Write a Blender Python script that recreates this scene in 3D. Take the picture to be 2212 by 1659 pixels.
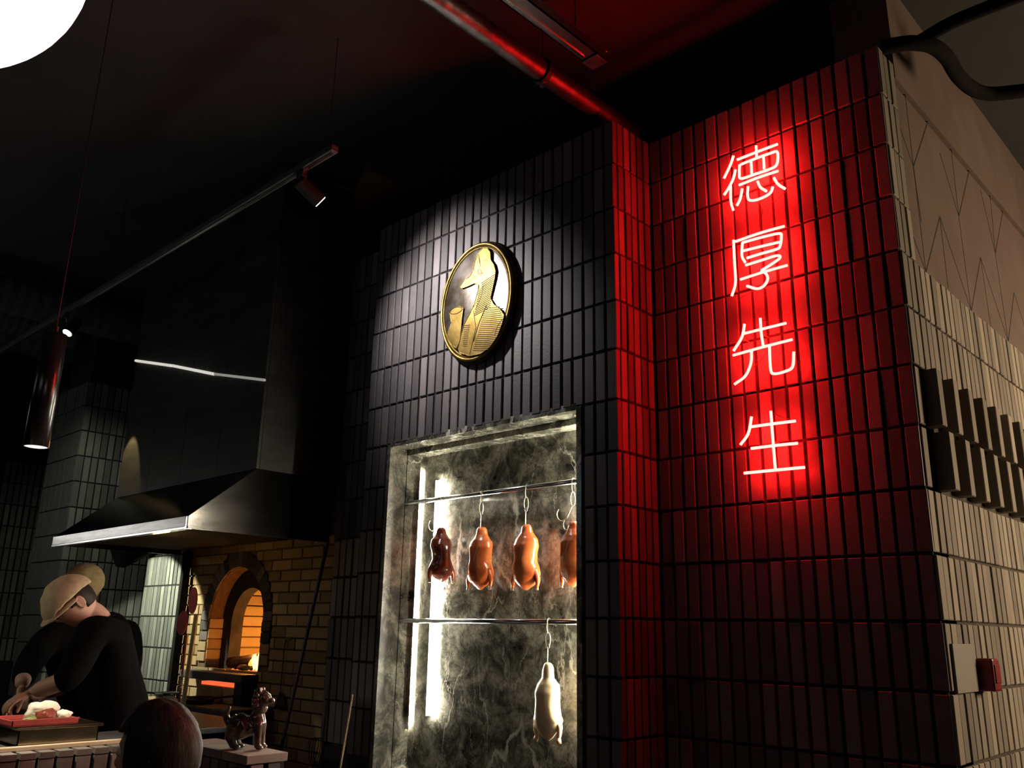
import bpy, bmesh, math, random
from mathutils import Vector, Matrix, noise
random.seed(7)
for o in list(bpy.data.objects): bpy.data.objects.remove(o)
S = bpy.context.scene
COL = S.collection
PI = math.pi
# ------------------------------------------------------------------ camera
CAM = Vector((0, 0, 1.4227)); FPX = 1865.74
_y, _p, _r = .7644386, .27789972, .01864425
_F = Vector((-math.sin(_y)*math.cos(_p), math.cos(_y)*math.cos(_p), math.sin(_p)))
_R0 = Vector((math.cos(_y), math.sin(_y), 0)); _U0 = _R0.cross(_F)
_R = _R0*math.cos(_r) + _U0*math.sin(_r); _U = _U0*math.cos(_r) - _R0*math.sin(_r)
cd = bpy.data.cameras.new('camera'); cam = bpy.data.objects.new('camera', cd); COL.objects.link(cam)
cd.sensor_width = 36; cd.lens = FPX/2212*36; cd.clip_start = .02; cd.clip_end = 60
m = Matrix((_R, _U, -_F)).transposed().to_4x4(); m.translation = CAM; cam.matrix_world = m
S.camera = cam
# ------------------------------------------------------------------ world, exposure
w = bpy.data.worlds.new('world'); S.world = w; w.use_nodes = True
w.node_tree.nodes['Background'].inputs[0].default_value = (.5, .62, .7, 1)
w.node_tree.nodes['Background'].inputs[1].default_value = .002
S.view_settings.view_transform = 'Standard'; S.view_settings.look = 'None'
S.view_settings.exposure = 0.0; S.view_settings.gamma = 1.0; S.view_settings.use_curve_mapping = False

def lamp(name, kind, loc, power, color, aim=None, size=.1, sizey=None, spot=60, blend=.5, label=None):
    d = bpy.data.lights.new(name, kind); o = bpy.data.objects.new(name, d); COL.objects.link(o)
    o.location = loc; d.energy = power; d.color = color
    if kind == 'AREA':
        d.shape = 'RECTANGLE'; d.size = size; d.size_y = sizey or size
    elif kind == 'SPOT':
        d.spot_size = math.radians(spot); d.spot_blend = blend; d.shadow_soft_size = size
    else: d.shadow_soft_size = size
    if aim is not None:
        o.rotation_euler = (Vector(aim)-Vector(loc)).to_track_quat('-Z', 'Y').to_euler()
    return o
# track spotlight on the medallion and wall
lamp('spot_light', 'SPOT', (-3.74, 2.34, 3.62), 130, (1, .94, .94), (-3.55, 3.14, 3.24), .03, spot=90, blend=1)
# second track spotlight on the tiled pier at the back
lamp('spot_light', 'SPOT', (-7.05, 2.22, 3.56), 40, (1, .97, .82), (-8.9, 3.2, 2.1), .03, spot=64, blend=.9)
# lamps under and above the extractor hood
lamp('hood_light', 'SPOT', (-7.0, 2.60, 1.93), 95, (.97, 1, .78), (-7.30, 3.34, 1.22), .02, spot=92, blend=.12)
lamp('oven_light', 'POINT', (-5.75, 2.62, 1.88), 1.3, (1, .64, .24), size=.05)
lamp('wall_washer_light', 'SPOT', (-6.74, 2.57, 3.0), 24, (1, .78, .36), (-6.77, 2.75, 2.50), .01, spot=56, blend=.35)
# pendant over the counter, then an added unseen spot on the front cook
lamp('kitchen_spot_light', 'SPOT', (-3.72, 1.12, 2.05), 70, (1, .86, .68), (-3.74, 1.05, 0), .04, spot=70, blend=.6)
lamp('kitchen_spot_light', 'SPOT', (-4.9, -.6, 2.55), 42, (1, .84, .62), (-4.55, 1.5, 1.34), .05, spot=30, blend=.8)
# added area light, out of view, to put a glint on the hood's lip
lamp('unseen_area_light', 'AREA', (-9.6, .72, 2.38), 3.2, (1, .96, .92), (-5.9, 2.34, 2.0), 1.7, .30)
# dining room beyond the corner on the right
lamp('unseen_area_light', 'AREA', (1.6, 6.4, 2.2), 150, (1, .71, .44), (-1.1, 5.2, 1.9), .9, .9)
# added unseen fill that lifts the ceiling over the open kitchen
lamp('unseen_area_light', 'AREA', (-6.0, -1.2, 2.9), 5, (.74, .92, 1), (-7.5, 1.6, 4.5), 1.6, .8)
lamp('unseen_area_light', 'AREA', (-2.6, -1.8, 2.8), 1.2, (.95, .93, 1), (-3.2, 2.9, 2.2), 1.2, .6)  # weak unseen fill added for the front walls
# fire
lamp('fire_light', 'POINT', (-6.02, 3.56, 1.24), 5, (1, .34, .06), size=.04)
lamp('fire_light', 'POINT', (-6.05, 3.92, 1.26), 22, (1, .40, .08), size=.06)

# ------------------------------------------------------------------ helpers
def ray(px, py): return _R*((px-1106)/FPX) - _U*((py-829.5)/FPX) + _F
def at(px, py, ax, val):
    d = ray(px, py); return CAM + d*((val-CAM[ax])/d[ax])

def mat(name, col, rough=.6, metal=0, emit=None, es=0, spec=None, **k):
    m = bpy.data.materials.new(name); m.use_nodes = True
    b = m.node_tree.nodes['Principled BSDF']
    b.inputs['Base Color'].default_value = (*col, 1); b.inputs['Roughness'].default_value = rough
    b.inputs['Metallic'].default_value = metal
    if spec is not None: b.inputs['Specular IOR Level'].default_value = spec
    if emit: b.inputs['Emission Color'].default_value = (*emit, 1); b.inputs['Emission Strength'].default_value = es
    for kk, v in k.items(): b.inputs[kk.replace('_', ' ')].default_value = v
    return m
def N(m, t, **k):
    n = m.node_tree.nodes.new(t)
    for a, v in k.items(): setattr(n, a, v)
    return n
def L(m, a, b): m.node_tree.links.new(a, b)
def ramp(m, fac, stops):
    n = N(m, 'ShaderNodeValToRGB'); e = n.color_ramp.elements
    while len(e) < len(stops): e.new(.5)
    for i, (p, c) in enumerate(stops): e[i].position = p; e[i].color = (*c, 1)
    L(m, fac, n.inputs[0]); return n.outputs[0]
def bump(m, h, s=.3, d=.002):
    b = N(m, 'ShaderNodeBump'); b.inputs['Strength'].default_value = s; b.inputs['Distance'].default_value = d
    L(m, h, b.inputs['Height']); L(m, b.outputs[0], m.node_tree.nodes['Principled BSDF'].inputs['Normal'])
def noisy(m, stops, scale=8, detail=6, bs=.25, bd=.002, rnd=False, stretch=None, bscale=None):
    """colour from noise in object space; optionally shifted by the object's random value"""
    tc = N(m, 'ShaderNodeTexCoord'); mp = N(m, 'ShaderNodeMapping'); L(m, tc.outputs['Object'], mp.inputs[0])
    if stretch: mp.inputs['Scale'].default_value = stretch
    if rnd:
        oi = N(m, 'ShaderNodeObjectInfo'); cx = N(m, 'ShaderNodeCombineXYZ')
        mu = N(m, 'ShaderNodeMath', operation='MULTIPLY'); mu.inputs[1].default_value = 37
        L(m, oi.outputs['Random'], mu.inputs[0]); L(m, mu.outputs[0], cx.inputs[0]); L(m, mu.outputs[0], cx.inputs[2])
        L(m, cx.outputs[0], mp.inputs['Location'])
    n = N(m, 'ShaderNodeTexNoise'); n.inputs['Scale'].default_value = scale; n.inputs['Detail'].default_value = detail
    L(m, mp.outputs[0], n.inputs['Vector'])
    fac = n.outputs['Fac']
    if rnd:
        ad = N(m, 'ShaderNodeMix'); ad.inputs[0].default_value = .62
        L(m, n.outputs['Fac'], ad.inputs[2]); L(m, oi.outputs['Random'], ad.inputs[3]); fac = ad.outputs[0]
    L(m, ramp(m, fac, stops), m.node_tree.nodes['Principled BSDF'].inputs['Base Color'])
    if bs:
        n2 = N(m, 'ShaderNodeTexNoise'); n2.inputs['Scale'].default_value = bscale or scale*9; n2.inputs['Detail'].default_value = 4
        L(m, mp.outputs[0], n2.inputs['Vector']); bump(m, n2.outputs['Fac'], bs, bd)
    return m

M = {}
M['brick'] = noisy(mat('dark_glazed_brick', (.1,.1,.1), .55), [(.1,(.055,.05,.052)),(.45,(.095,.085,.086)),(.7,(.14,.125,.125)),(1,(.22,.19,.19))], 9, rnd=True, bs=.5, bscale=70)
M['brick_pale'] = noisy(mat('pale_grey_brick', (.1,.1,.1), .75), [(.1,(.12,.11,.09)),(.45,(.20,.18,.15)),(.7,(.27,.245,.20)),(1,(.38,.34,.28))], 9, rnd=True, bs=.5, bscale=70)
M['brick_grey'] = noisy(mat('green_grey_brick', (.1,.1,.1), .7), [(.1,(.08,.085,.075)),(.45,(.14,.145,.125)),(.7,(.2,.205,.175)),(1,(.33,.33,.29))], 9, rnd=True, bs=.5, bscale=70)
M['brick_yellow'] = noisy(mat('yellow_fire_brick', (.1,.1,.1), .85), [(.1,(.20,.13,.06)),(.45,(.36,.25,.12)),(.75,(.46,.33,.17)),(1,(.58,.43,.25))], 11, rnd=True, bs=.6, bscale=60)
M['brick_soot'] = noisy(mat('sooty_arch_brick', (.1,.1,.1), .85), [(.1,(.015,.012,.01)),(.5,(.08,.07,.06)),(1,(.25,.21,.19))], 7, rnd=True, bs=.6, bscale=60)
M['mortar'] = noisy(mat('dark_mortar', (.02,.02,.02), .95), [(.3,(.010,.009,.010)),(.7,(.022,.019,.020))], 30, bs=.4)
M['mortar_pale'] = noisy(mat('brown_mortar', (.02,.02,.02), .95), [(.3,(.045,.035,.03)),(.7,(.085,.07,.055))], 30, bs=.4)
M['mortar_yellow'] = noisy(mat('sandy_mortar', (.1,.1,.1), .95), [(.3,(.11,.07,.03)),(.7,(.18,.12,.06))], 30, bs=.4)
M['soot'] = noisy(mat('soot', (.01,.01,.01), .95), [(.3,(.008,.006,.005)),(.7,(.03,.022,.018))], 12, bs=.4)
M['ceiling'] = noisy(mat('painted_ceiling', (.1,.1,.1), .9), [(.3,(.022,.024,.025)),(.7,(.030,.032,.033))], 3, bs=.15)
M['floor'] = noisy(mat('polished_concrete', (.06,.06,.06), .5), [(.3,(.03,.03,.03)),(.7,(.06,.058,.055))], 3, bs=.1)
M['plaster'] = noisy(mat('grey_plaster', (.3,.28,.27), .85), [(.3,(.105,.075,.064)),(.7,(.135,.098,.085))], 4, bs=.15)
M['black_metal'] = noisy(mat('black_metal', (.02,.02,.02), .38, .0, spec=.6), [(.3,(.012,.012,.012)),(.7,(.022,.021,.022))], 20, bs=.05)
M['black_paint'] = noisy(mat('black_paint', (.02,.02,.02), .95, spec=.1), [(.3,(.006,.006,.006)),(.7,(.012,.011,.011))], 20, bs=.1)
M['groove'] = mat('groove_shadow_gap', (.008,.006,.006), .9)
M['duct'] = noisy(mat('galvanised_duct', (.3,.3,.3), .42, .9), [(.3,(.05,.05,.05)),(.7,(.12,.12,.12))], 14, bs=.15)
M['duct_dark'] = noisy(mat('painted_duct', (.04,.045,.05), .6), [(.3,(.05,.055,.06)),(.7,(.08,.085,.09))], 14, bs=.15)
M['steel'] = noisy(mat('brushed_steel', (.5,.5,.5), .24, 1), [(.3,(.42,.42,.41)),(.7,(.6,.6,.58))], 5, bs=.05, stretch=(1,8,8))
M['steel_dark'] = noisy(mat('smoked_steel', (.2,.2,.2), .17, 1), [(.3,(.035,.032,.029)),(.7,(.10,.092,.082))], 2.5, bs=.06, stretch=(1,1,4))
M['casing'] = noisy(mat('casing_steel', (.2,.2,.2), .46, .4), [(.3,(.030,.028,.025)),(.7,(.065,.06,.052))], 2.5, bs=.06, stretch=(1,1,4))
M['chrome'] = noisy(mat('polished_steel', (.8,.8,.78), .16, 1), [(.3,(.7,.7,.68)),(.7,(.85,.85,.82))], 5, bs=0)
M['hook'] = noisy(mat('worn_wire', (.4,.36,.28), .35, 1), [(.3,(.3,.27,.2)),(.7,(.55,.5,.4))], 40, bs=.1)
M['gold'] = noisy(mat('brass_relief', (.6,.42,.12), .44, 1), [(.3,(.12,.078,.016)),(.7,(.28,.19,.058))], 9, bs=.2)
M['pewter'] = noisy(mat('patinated_bronze', (.3,.28,.25), .34, 1), [(.3,(.05,.038,.027)),(.5,(.14,.125,.11)),(.75,(.28,.265,.255))], 6, bs=.08)
M['groove_gold'] = noisy(mat('dark_engraving', (.03,.02,.01), .6, .6), [(.3,(.02,.012,.004)),(.7,(.05,.03,.012))], 20, bs=0)
M['lens'] = mat('lamp_lens', (.9,.9,.9), .3, emit=(1, .97, .96), es=6)
M['globe'] = mat('opal_glass', (.9,.9,.9), .3, emit=(1, .99, .97), es=1.6)
M['led'] = mat('led_diffuser', (.95,.95,.9), .3, emit=(1, .94, .78), es=190)
M['led_corner'] = mat('led_corner_diffuser', (.95,.95,.9), .3, emit=(1, .93, .72), es=200)
M['reflection_dim'] = mat('reflected_light_dim', (.9,.9,.85), .4, emit=(1, .97, .86), es=.62)  # glow for the reflected light line on the casing
M['neon'] = mat('neon_glass', (.9,.6,.6), .2, emit=(1, .0092, .0078), es=100)
M['standoff'] = mat('glass_standoff', (.9,.6,.4), .15, Transmission_Weight=.7)
M['wire'] = mat('black_cable', (.012,.01,.01), .5)
M['cloth_black'] = noisy(mat('black_cotton', (.01,.01,.01), .95, spec=.06), [(.3,(.003,.003,.003)),(.7,(.006,.006,.006))], 30, bs=.3)
M['cap'] = noisy(mat('beige_wool', (.5,.42,.26), .95), [(.3,(.42,.34,.20)),(.7,(.56,.47,.30))], 30, bs=.5)
M['cap_olive'] = noisy(mat('olive_wool', (.3,.27,.12), .95), [(.3,(.24,.22,.10)),(.7,(.34,.31,.16))], 30, bs=.5)
M['skin'] = noisy(mat('skin', (.55,.33,.24), .55, Subsurface_Weight=.05), [(.3,(.50,.29,.20)),(.7,(.60,.37,.27))], 12, bs=.15)
M['hair'] = noisy(mat('dark_hair', (.02,.01,.008), .6, spec=.3), [(.3,(.010,.006,.005)),(.7,(.03,.018,.014))], 60, bs=.8, stretch=(1,1,.15), bscale=140)
M['red_paint_and_glare'] = noisy(mat('red_silicone_and_glare', (.45,.06,.05), .5), [(.3,(.38,.05,.045)),(.7,(.48,.08,.07))], 10, bs=.1)  # red of the paddles, also the painted glare on the tray rim
M['red_box'] = noisy(mat('red_plastic', (.3,.01,.015), .3), [(.3,(.22,.008,.01)),(.7,(.30,.012,.016))], 10, bs=.03)
M['cream'] = noisy(mat('cream_plastic', (.7,.62,.4), .5), [(.3,(.6,.52,.34)),(.7,(.72,.64,.44))], 10, bs=.05)
M['wood'] = noisy(mat('ash_wood', (.4,.28,.15), .55), [(.3,(.32,.21,.10)),(.7,(.5,.37,.2))], 6, bs=.2, stretch=(1,1,8))
M['char'] = noisy(mat('charred_log', (.02,.015,.012), .95), [(.3,(.006,.005,.004)),(.6,(.03,.02,.015)),(.8,(.10,.05,.03))], 25, bs=.9, bd=.01)
M['ember'] = mat('glowing_embers', (.05,.02,.01), .9)
def _emb():
    m = M['ember']; n = N(m, 'ShaderNodeTexNoise'); n.inputs['Scale'].default_value = 30
    c = ramp(m, n.outputs['Fac'], [(.35, (.02,.0,.0)), (.5, (.7,.05,.01)), (.65, (1,.35,.08))])
    b = m.node_tree.nodes['Principled BSDF']; L(m, c, b.inputs['Emission Color']); b.inputs['Emission Strength'].default_value = 2.2
_emb()
M['ember_slot'] = mat('ember_glow_brick', (.5,.2,.1), .9, emit=(1, .13, .04), es=1.1)
M['flame'] = mat('flame', (1,.5,.1), .9, emit=(1, .55, .17), es=4)
M['flame_tip'] = mat('flame_tip', (1,.5,.1), .9, emit=(1, .36, .06), es=1.6)
M['napkin'] = noisy(mat('white_paper', (.75,.72,.6), .9), [(.3,(.66,.62,.5)),(.7,(.8,.78,.66))], 20, bs=.3)
M['meat'] = noisy(mat('roast_meat', (.15,.03,.015), .4), [(.3,(.10,.018,.01)),(.7,(.26,.06,.03))], 20, bs=.5)
M['leafgreen'] = noisy(mat('lettuce', (.2,.3,.08), .5), [(.3,(.14,.2,.05)),(.7,(.32,.38,.14))], 20, bs=.3)
M['glassred'] = noisy(mat('amber_glaze', (.12,.08,.06), .12, .3), [(.3,(.05,.03,.025)),(.5,(.16,.13,.10)),(.75,(.42,.37,.3))], 9, bs=.3, bscale=30)
M['slate'] = noisy(mat('grey_stone_slab', (.1,.1,.1), .6), [(.3,(.05,.052,.052)),(.7,(.09,.092,.09))], 6, bs=.2)
M['jar'] = mat('jar_glass', (.8,.8,.75), .08, Transmission_Weight=.75)
M['plate'] = noisy(mat('grey_plate', (.2,.2,.17), .6), [(.3,(.14,.14,.12)),(.7,(.19,.19,.165))], 5, bs=.1)
M['reflection_faint'] = mat('reflected_light_faint', (.9,.9,.85), .4, emit=(1, .97, .86), es=.22)  # fainter end of the reflected line, made to glow
M['blue'] = mat('blue_pen_plastic', (.02,.15,.35), .3)

def _duck(name, a, b, c, rough):
    m = mat(name, b, rough, Coat_Weight=.8, Coat_Roughness=.16, Subsurface_Weight=.12)
    m.node_tree.nodes['Principled BSDF'].inputs['Subsurface Scale'].default_value = .02
    return noisy(m, [(.3, a), (.5, b), (.72, c)], 9, bs=.25, bscale=90, bd=.0015)
M['duck'] = _duck('glazed_duck_skin', (.42,.06,.012), (.62,.14,.03), (.78,.24,.07), .34)
M['duck_dark'] = _duck('dark_glazed_duck_skin', (.11,.014,.006), (.19,.03,.012), (.30,.06,.02), .28)
M['duck_raw'] = _duck('pale_duck_skin', (.62,.42,.26), (.74,.56,.34), (.82,.66,.46), .42)
M['bone'] = noisy(mat('charred_bone', (.12,.05,.02), .5), [(.3,(.06,.02,.01)),(.7,(.4,.2,.08))], 30, bs=.3)
M['bone_raw'] = noisy(mat('pink_raw_joint', (.6,.3,.2), .5), [(.3,(.55,.25,.17)),(.7,(.66,.4,.25))], 30, bs=.3)

def _marble(rough=.17):
    m = mat('polished_marble', (.2,.2,.18), rough, spec=.5); b = m.node_tree.nodes['Principled BSDF']
    g = N(m, 'ShaderNodeNewGeometry'); 
    n1 = N(m, 'ShaderNodeTexNoise'); n1.inputs['Scale'].default_value = 6.5; n1.inputs['Detail'].default_value = 10; n1.inputs['Roughness'].default_value = .68; n1.inputs['Distortion'].default_value = .6
    L(m, g.outputs['Position'], n1.inputs['Vector'])
    base = ramp(m, n1.outputs['Fac'], [(.34, (.016,.016,.012)), (.45, (.07,.07,.053)), (.54, (.19,.183,.145)), (.68, (.36,.345,.28))])
    # fine dark crackle
    v = N(m, 'ShaderNodeTexVoronoi', feature='DISTANCE_TO_EDGE'); v.inputs['Scale'].default_value = 26
    n2 = N(m, 'ShaderNodeTexNoise'); n2.inputs['Scale'].default_value = 9; n2.inputs['Detail'].default_value = 6
    L(m, g.outputs['Position'], n2.inputs['Vector'])
    mx = N(m, 'ShaderNodeMix', data_type='RGBA'); mx.inputs[0].default_value = .14
    L(m, g.outputs['Position'], mx.inputs[6]); L(m, n2.outputs['Color'], mx.inputs[7]); L(m, mx.outputs[2], v.inputs['Vector'])
    c1 = ramp(m, v.outputs['Distance'], [(0, (.35,.35,.35)), (.05, (.85,.85,.85)), (.2, (1,1,1))])
    mu = N(m, 'ShaderNodeMix', data_type='RGBA', blend_type='MULTIPLY'); mu.inputs[0].default_value = .8
    L(m, base, mu.inputs[6]); L(m, c1, mu.inputs[7])
    col = mu.outputs[2]
    # pale veins: thin lines where a warped noise crosses its middle value
    for sc, ro, w_, s_, seed, st in ((1.7, (.2,.9,.5), .016, 1.0, 0, (1,1,.6)), (3.1, (.6,-.5,.9), .012, .8, 5, (1,1,.4)), (6.5, (.4,.3,-.5), .016, .5, 11, (1,1,.5))):
        mp = N(m, 'ShaderNodeMapping'); mp.inputs['Rotation'].default_value = ro; mp.inputs['Location'].default_value = (seed, seed*.7, 0)
        mp.inputs['Scale'].default_value = st; L(m, g.outputs['Position'], mp.inputs[0])
        nn = N(m, 'ShaderNodeTexNoise'); nn.inputs['Scale'].default_value = sc*2.2; nn.inputs['Detail'].default_value = 6; nn.inputs['Roughness'].default_value = .6
        L(m, mp.outputs[0], nn.inputs['Vector'])
        wx = N(m, 'ShaderNodeMix', data_type='RGBA'); wx.inputs[0].default_value = .30/sc**.5; L(m, mp.outputs[0], wx.inputs[6]); L(m, nn.outputs['Color'], wx.inputs[7])
        vv = N(m, 'ShaderNodeTexVoronoi', feature='DISTANCE_TO_EDGE'); vv.inputs['Scale'].default_value = sc; L(m, wx.outputs[2], vv.inputs['Vector'])
        f = ramp(m, vv.outputs['Distance'], [(0, (s_,)*3), (w_*.5, (s_*.6,)*3), (w_, (0,0,0))])
        nb = N(m, 'ShaderNodeTexNoise'); nb.inputs['Scale'].default_value = 2.2+seed*.4; L(m, mp.outputs[0], nb.inputs['Vector'])
        fb = ramp(m, nb.outputs['Fac'], [(.47, (0,0,0)), (.60, (1,1,1))])
        mm = N(m, 'ShaderNodeMix', data_type='RGBA', blend_type='MULTIPLY'); mm.inputs[0].default_value = 1
        L(m, f, mm.inputs[6]); L(m, fb, mm.inputs[7])
        mv = N(m, 'ShaderNodeMix', data_type='RGBA'); L(m, mm.outputs[2], mv.inputs[0]); L(m, col, mv.inputs[6]); mv.inputs[7].default_value = (.62,.60,.50,1)
        col = mv.outputs[2]
    L(m, col, b.inputs['Base Color'])
    return m
M['marble'] = _marble(); M['marble_honed'] = _marble(.42)

# mesh building
class MB:
    def __init__(s): s.v = []; s.f = []
    def add(s, vs, fs):
        k = len(s.v); s.v += [tuple(v) for v in vs]; s.f += [tuple(i+k for i in f) for f in fs]; return s
    def box(s, a, b, bev=0):
        x0,y0,z0 = (min(a[i],b[i]) for i in range(3)); x1,y1,z1 = (max(a[i],b[i]) for i in range(3))
        if not bev:
            return s.add([(x0,y0,z0),(x1,y0,z0),(x1,y1,z0),(x0,y1,z0),(x0,y0,z1),(x1,y0,z1),(x1,y1,z1),(x0,y1,z1)],
                         [(3,2,1,0),(4,5,6,7),(0,1,5,4),(1,2,6,5),(2,3,7,6),(3,0,4,7)])
        bm = bmesh.new(); bmesh.ops.create_cube(bm, size=1)
        for v in bm.verts: v.co = Vector(((x0+x1)/2+v.co.x*(x1-x0), (y0+y1)/2+v.co.y*(y1-y0), (z0+z1)/2+v.co.z*(z1-z0)))
        bmesh.ops.bevel(bm, geom=bm.edges[:], offset=bev, segments=2, profile=.5, affect='EDGES')
        return s.bm(bm)
    def bm(s, bm, mtx=None):
        if mtx is not None: bmesh.ops.transform(bm, matrix=mtx, verts=bm.verts)
        bm.verts.index_update(); s.add([v.co[:] for v in bm.verts], [tuple(v.index for v in f.verts) for f in bm.faces]); bm.free(); return s
    def tube(s, pts, r, n=8, closed=False, caps=True):
        pts = [Vector(p) for p in pts]; K = len(pts)
        rs = r if isinstance(r, (list, tuple)) else [r]*K
        T = []
        for i in range(K):
            a = pts[(i-1) % K] if (closed or i > 0) else pts[i]; b = pts[(i+1) % K] if (closed or i < K-1) else pts[i]
            T.append((b-a).normalized())
        u = T[0].orthogonal().normalized(); vs = []
        for i in range(K):
            u = (u - T[i]*u.dot(T[i]))
            u = u.normalized() if u.length > 1e-6 else T[i].orthogonal().normalized()
            v = T[i].cross(u)
            for j in range(n):
                a = 2*PI*j/n; vs.append(pts[i]+(u*math.cos(a)+v*math.sin(a))*rs[i])
        fs = []
        for i in range(K if closed else K-1):
            for j in range(n):
                a = i*n+j; b = i*n+(j+1) % n; c = ((i+1) % K)*n+(j+1) % n; d = ((i+1) % K)*n+j
                fs.append((a, b, c, d))
        if not closed and caps: fs += [tuple(range(n-1, -1, -1)), tuple((K-1)*n+j for j in range(n))]
        return s.add(vs, fs)
    def lathe(s, prof, c=(0,0,0), n=24, axis=(0,0,1), sx=1, sy=1):
        q = Vector((0,0,1)).rotation_difference(Vector(axis)); vs = []; c = Vector(c)
        for r, z in prof:
            for j in range(n):
                a = 2*PI*j/n; vs.append(c + q @ Vector((r*math.cos(a)*sx, r*math.sin(a)*sy, z)))
        fs = [(i*n+j, i*n+(j+1) % n, (i+1)*n+(j+1) % n, (i+1)*n+j) for i in range(len(prof)-1) for j in range(n)]
        if prof[0][0] > 1e-5: fs.append(tuple(range(n-1, -1, -1)))
        if prof[-1][0] > 1e-5: fs.append(tuple((len(prof)-1)*n+j for j in range(n)))
        return s.add(vs, fs)
    def prism(s, poly, d0, d1, fr):
        """poly of 2-D points, fr(u, v, d) -> world point"""
        n = len(poly); vs = [fr(u, v, d0) for u, v in poly]+[fr(u, v, d1) for u, v in poly]
        return s.add(vs, [tuple(range(n-1, -1, -1)), tuple(range(n, 2*n))]+[(i, (i+1) % n, n+(i+1) % n, n+i) for i in range(n)])
    def build(s, name, m, parent=None, smooth=False, fix=True):
        me = bpy.data.meshes.new(name); me.from_pydata(s.v, [], s.f)
        if fix:
            bm = bmesh.new(); bm.from_mesh(me); bmesh.ops.remove_doubles(bm, verts=bm.verts, dist=1e-6)
            bmesh.ops.recalc_face_normals(bm, faces=bm.faces); bm.to_mesh(me); bm.free()
        me.materials.append(M[m] if isinstance(m, str) else m)
        o = bpy.data.objects.new(name, me); COL.objects.link(o)
        if parent: o.parent = parent; o.matrix_parent_inverse = parent.matrix_world.inverted()
        if smooth:
            for p in me.polygons: p.use_smooth = True
        return o
def tag(o, label=None, cat=None, group=None, kind=None):
    if label: o['label'] = label
    if cat: o['category'] = cat
    if group: o['group'] = group
    if kind: o['kind'] = kind
    return o
def thing(name, label, cat, loc=(0,0,0), group=None):
    o = bpy.data.objects.new(name, None); COL.objects.link(o); o.location = loc; o.empty_display_size = .05
    o.matrix_world = Matrix.Translation(loc)
    return tag(o, label, cat, group)
def smooth_curve(pts, n=6):
    pts = [Vector(p) for p in pts]; P = [pts[0]*2-pts[1]]+pts+[pts[-1]*2-pts[-2]]; out = []
    for i in range(1, len(P)-2):
        for k in range(n):
            t = k/n; a, b, c, d = P[i-1], P[i], P[i+1], P[i+2]
            out.append(.5*((2*b)+(c-a)*t+(2*a-5*b+4*c-d)*t*t+(3*b-a-3*c+d)*t**3))
    out.append(pts[-1]); return out

# ------------------------------------------------------------------ room shell
CS = .247                                                     # brick course
PT = .0675                                                    # brick pitch
def struct(name, mb, m, label=None):
    o = mb.build(name, m); o['kind'] = 'structure'
    if label: o['label'] = label
    return o
struct('floor', MB().box((-12, -4, -.1), (4, 9, 0)), 'floor')
struct('ceiling', MB().box((-12, -4, 4.52), (4, 9, 4.65)), 'ceiling')
wl = struct('wall_left', MB().box((-11.3, -4, 0), (-11.082, 9, 4.52)), 'mortar')
struct('wall_back', MB().box((-11.3, 8.8, 0), (4, 9, 4.52)), 'black_paint')
struct('wall_front', MB().box((-11.3, -4.1, 0), (4, -4, 4.52)), 'black_paint')
struct('wall_far_right', MB().box((3.9, -4, 0), (4, 9, 4.52)), 'plaster')

_bm = {}
def brick_mesh(w, d, h, m, bev=.003):
    k = (round(w, 4), round(d, 4), round(h, 4), m)
    if k in _bm: return _bm[k]
    # local: u = x (width), y = outward normal (-y is the face), z up; back open
    a, b, e = w/2, h/2, bev
    v = [(-a,d,-b),(a,d,-b),(a,d,b),(-a,d,b), (-a,e,-b),(a,e,-b),(a,e,b),(-a,e,b), (-a+e,0,-b+e),(a-e,0,-b+e),(a-e,0,b-e),(-a+e,0,b-e)]
    f = [(8,9,10,11),(4,5,9,8),(5,6,10,9),(6,7,11,10),(7,4,8,11),(0,1,5,4),(1,2,6,5),(2,3,7,6),(3,0,4,7),(3,2,1,0)]
    me = bpy.data.meshes.new('brick'); me.from_pydata(v, [], f); me.materials.append(M[m]); _bm[k] = me
    return me
def brick(parent, me, loc, rz=0, name='brick', ry=0):
    o = bpy.data.objects.new(name, me); COL.objects.link(o)
    if parent: o.parent = parent; o.matrix_parent_inverse = parent.matrix_world.inverted()
    o.location = loc; o.rotation_euler = (random.uniform(-.004, .004), ry+random.uniform(-.004, .004), rz+random.uniform(-.006, .006))
    return o
def stack_wall(parent, axis, face, u0, u1, k0, k1, m, skip=None, pt=PT, joint=.0125, proud=.0025, stuff=False, kz=CS, hj=.012, dep=.03):
    """upright bricks in a stack bond; axis 'A': face looks to -Y at y=face, u is x; axis 'B': face looks to +X at x=face, u is y"""
    n = max(1, round((u1-u0)/pt)); p = (u1-u0)/n; acc = MB()
    widths = [p-joint+dw for dw in (-.003, 0, .002)]
    for k in range(k0, k1):
        for i in range(n):
            u = u0+(i+.5)*p+random.uniform(-.0015, .0015); z = (k+.5)*kz
            if skip and skip(u, z): continue
            w_ = random.choice(widths); pr = random.uniform(-proud, proud)
            if stuff:
                a, b = w_/2, (kz-hj)/2
                if axis == 'A': acc.box((u-a, face+pr, z-b), (u+a, face+dep, z+b))
                else: acc.box((face-dep, u-a, z-b), (face+pr, u+a, z+b))
                continue
            me = brick_mesh(w_, dep, kz-hj, m)
            if axis == 'A': brick(parent, me, (u, face+pr, z))
            else: brick(parent, me, (face-pr, u, z), PI/2)
    if stuff:
        o = acc.build('brick_field', m, parent, fix=False); o['kind'] = 'stuff'; return o

DJ = .011
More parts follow.
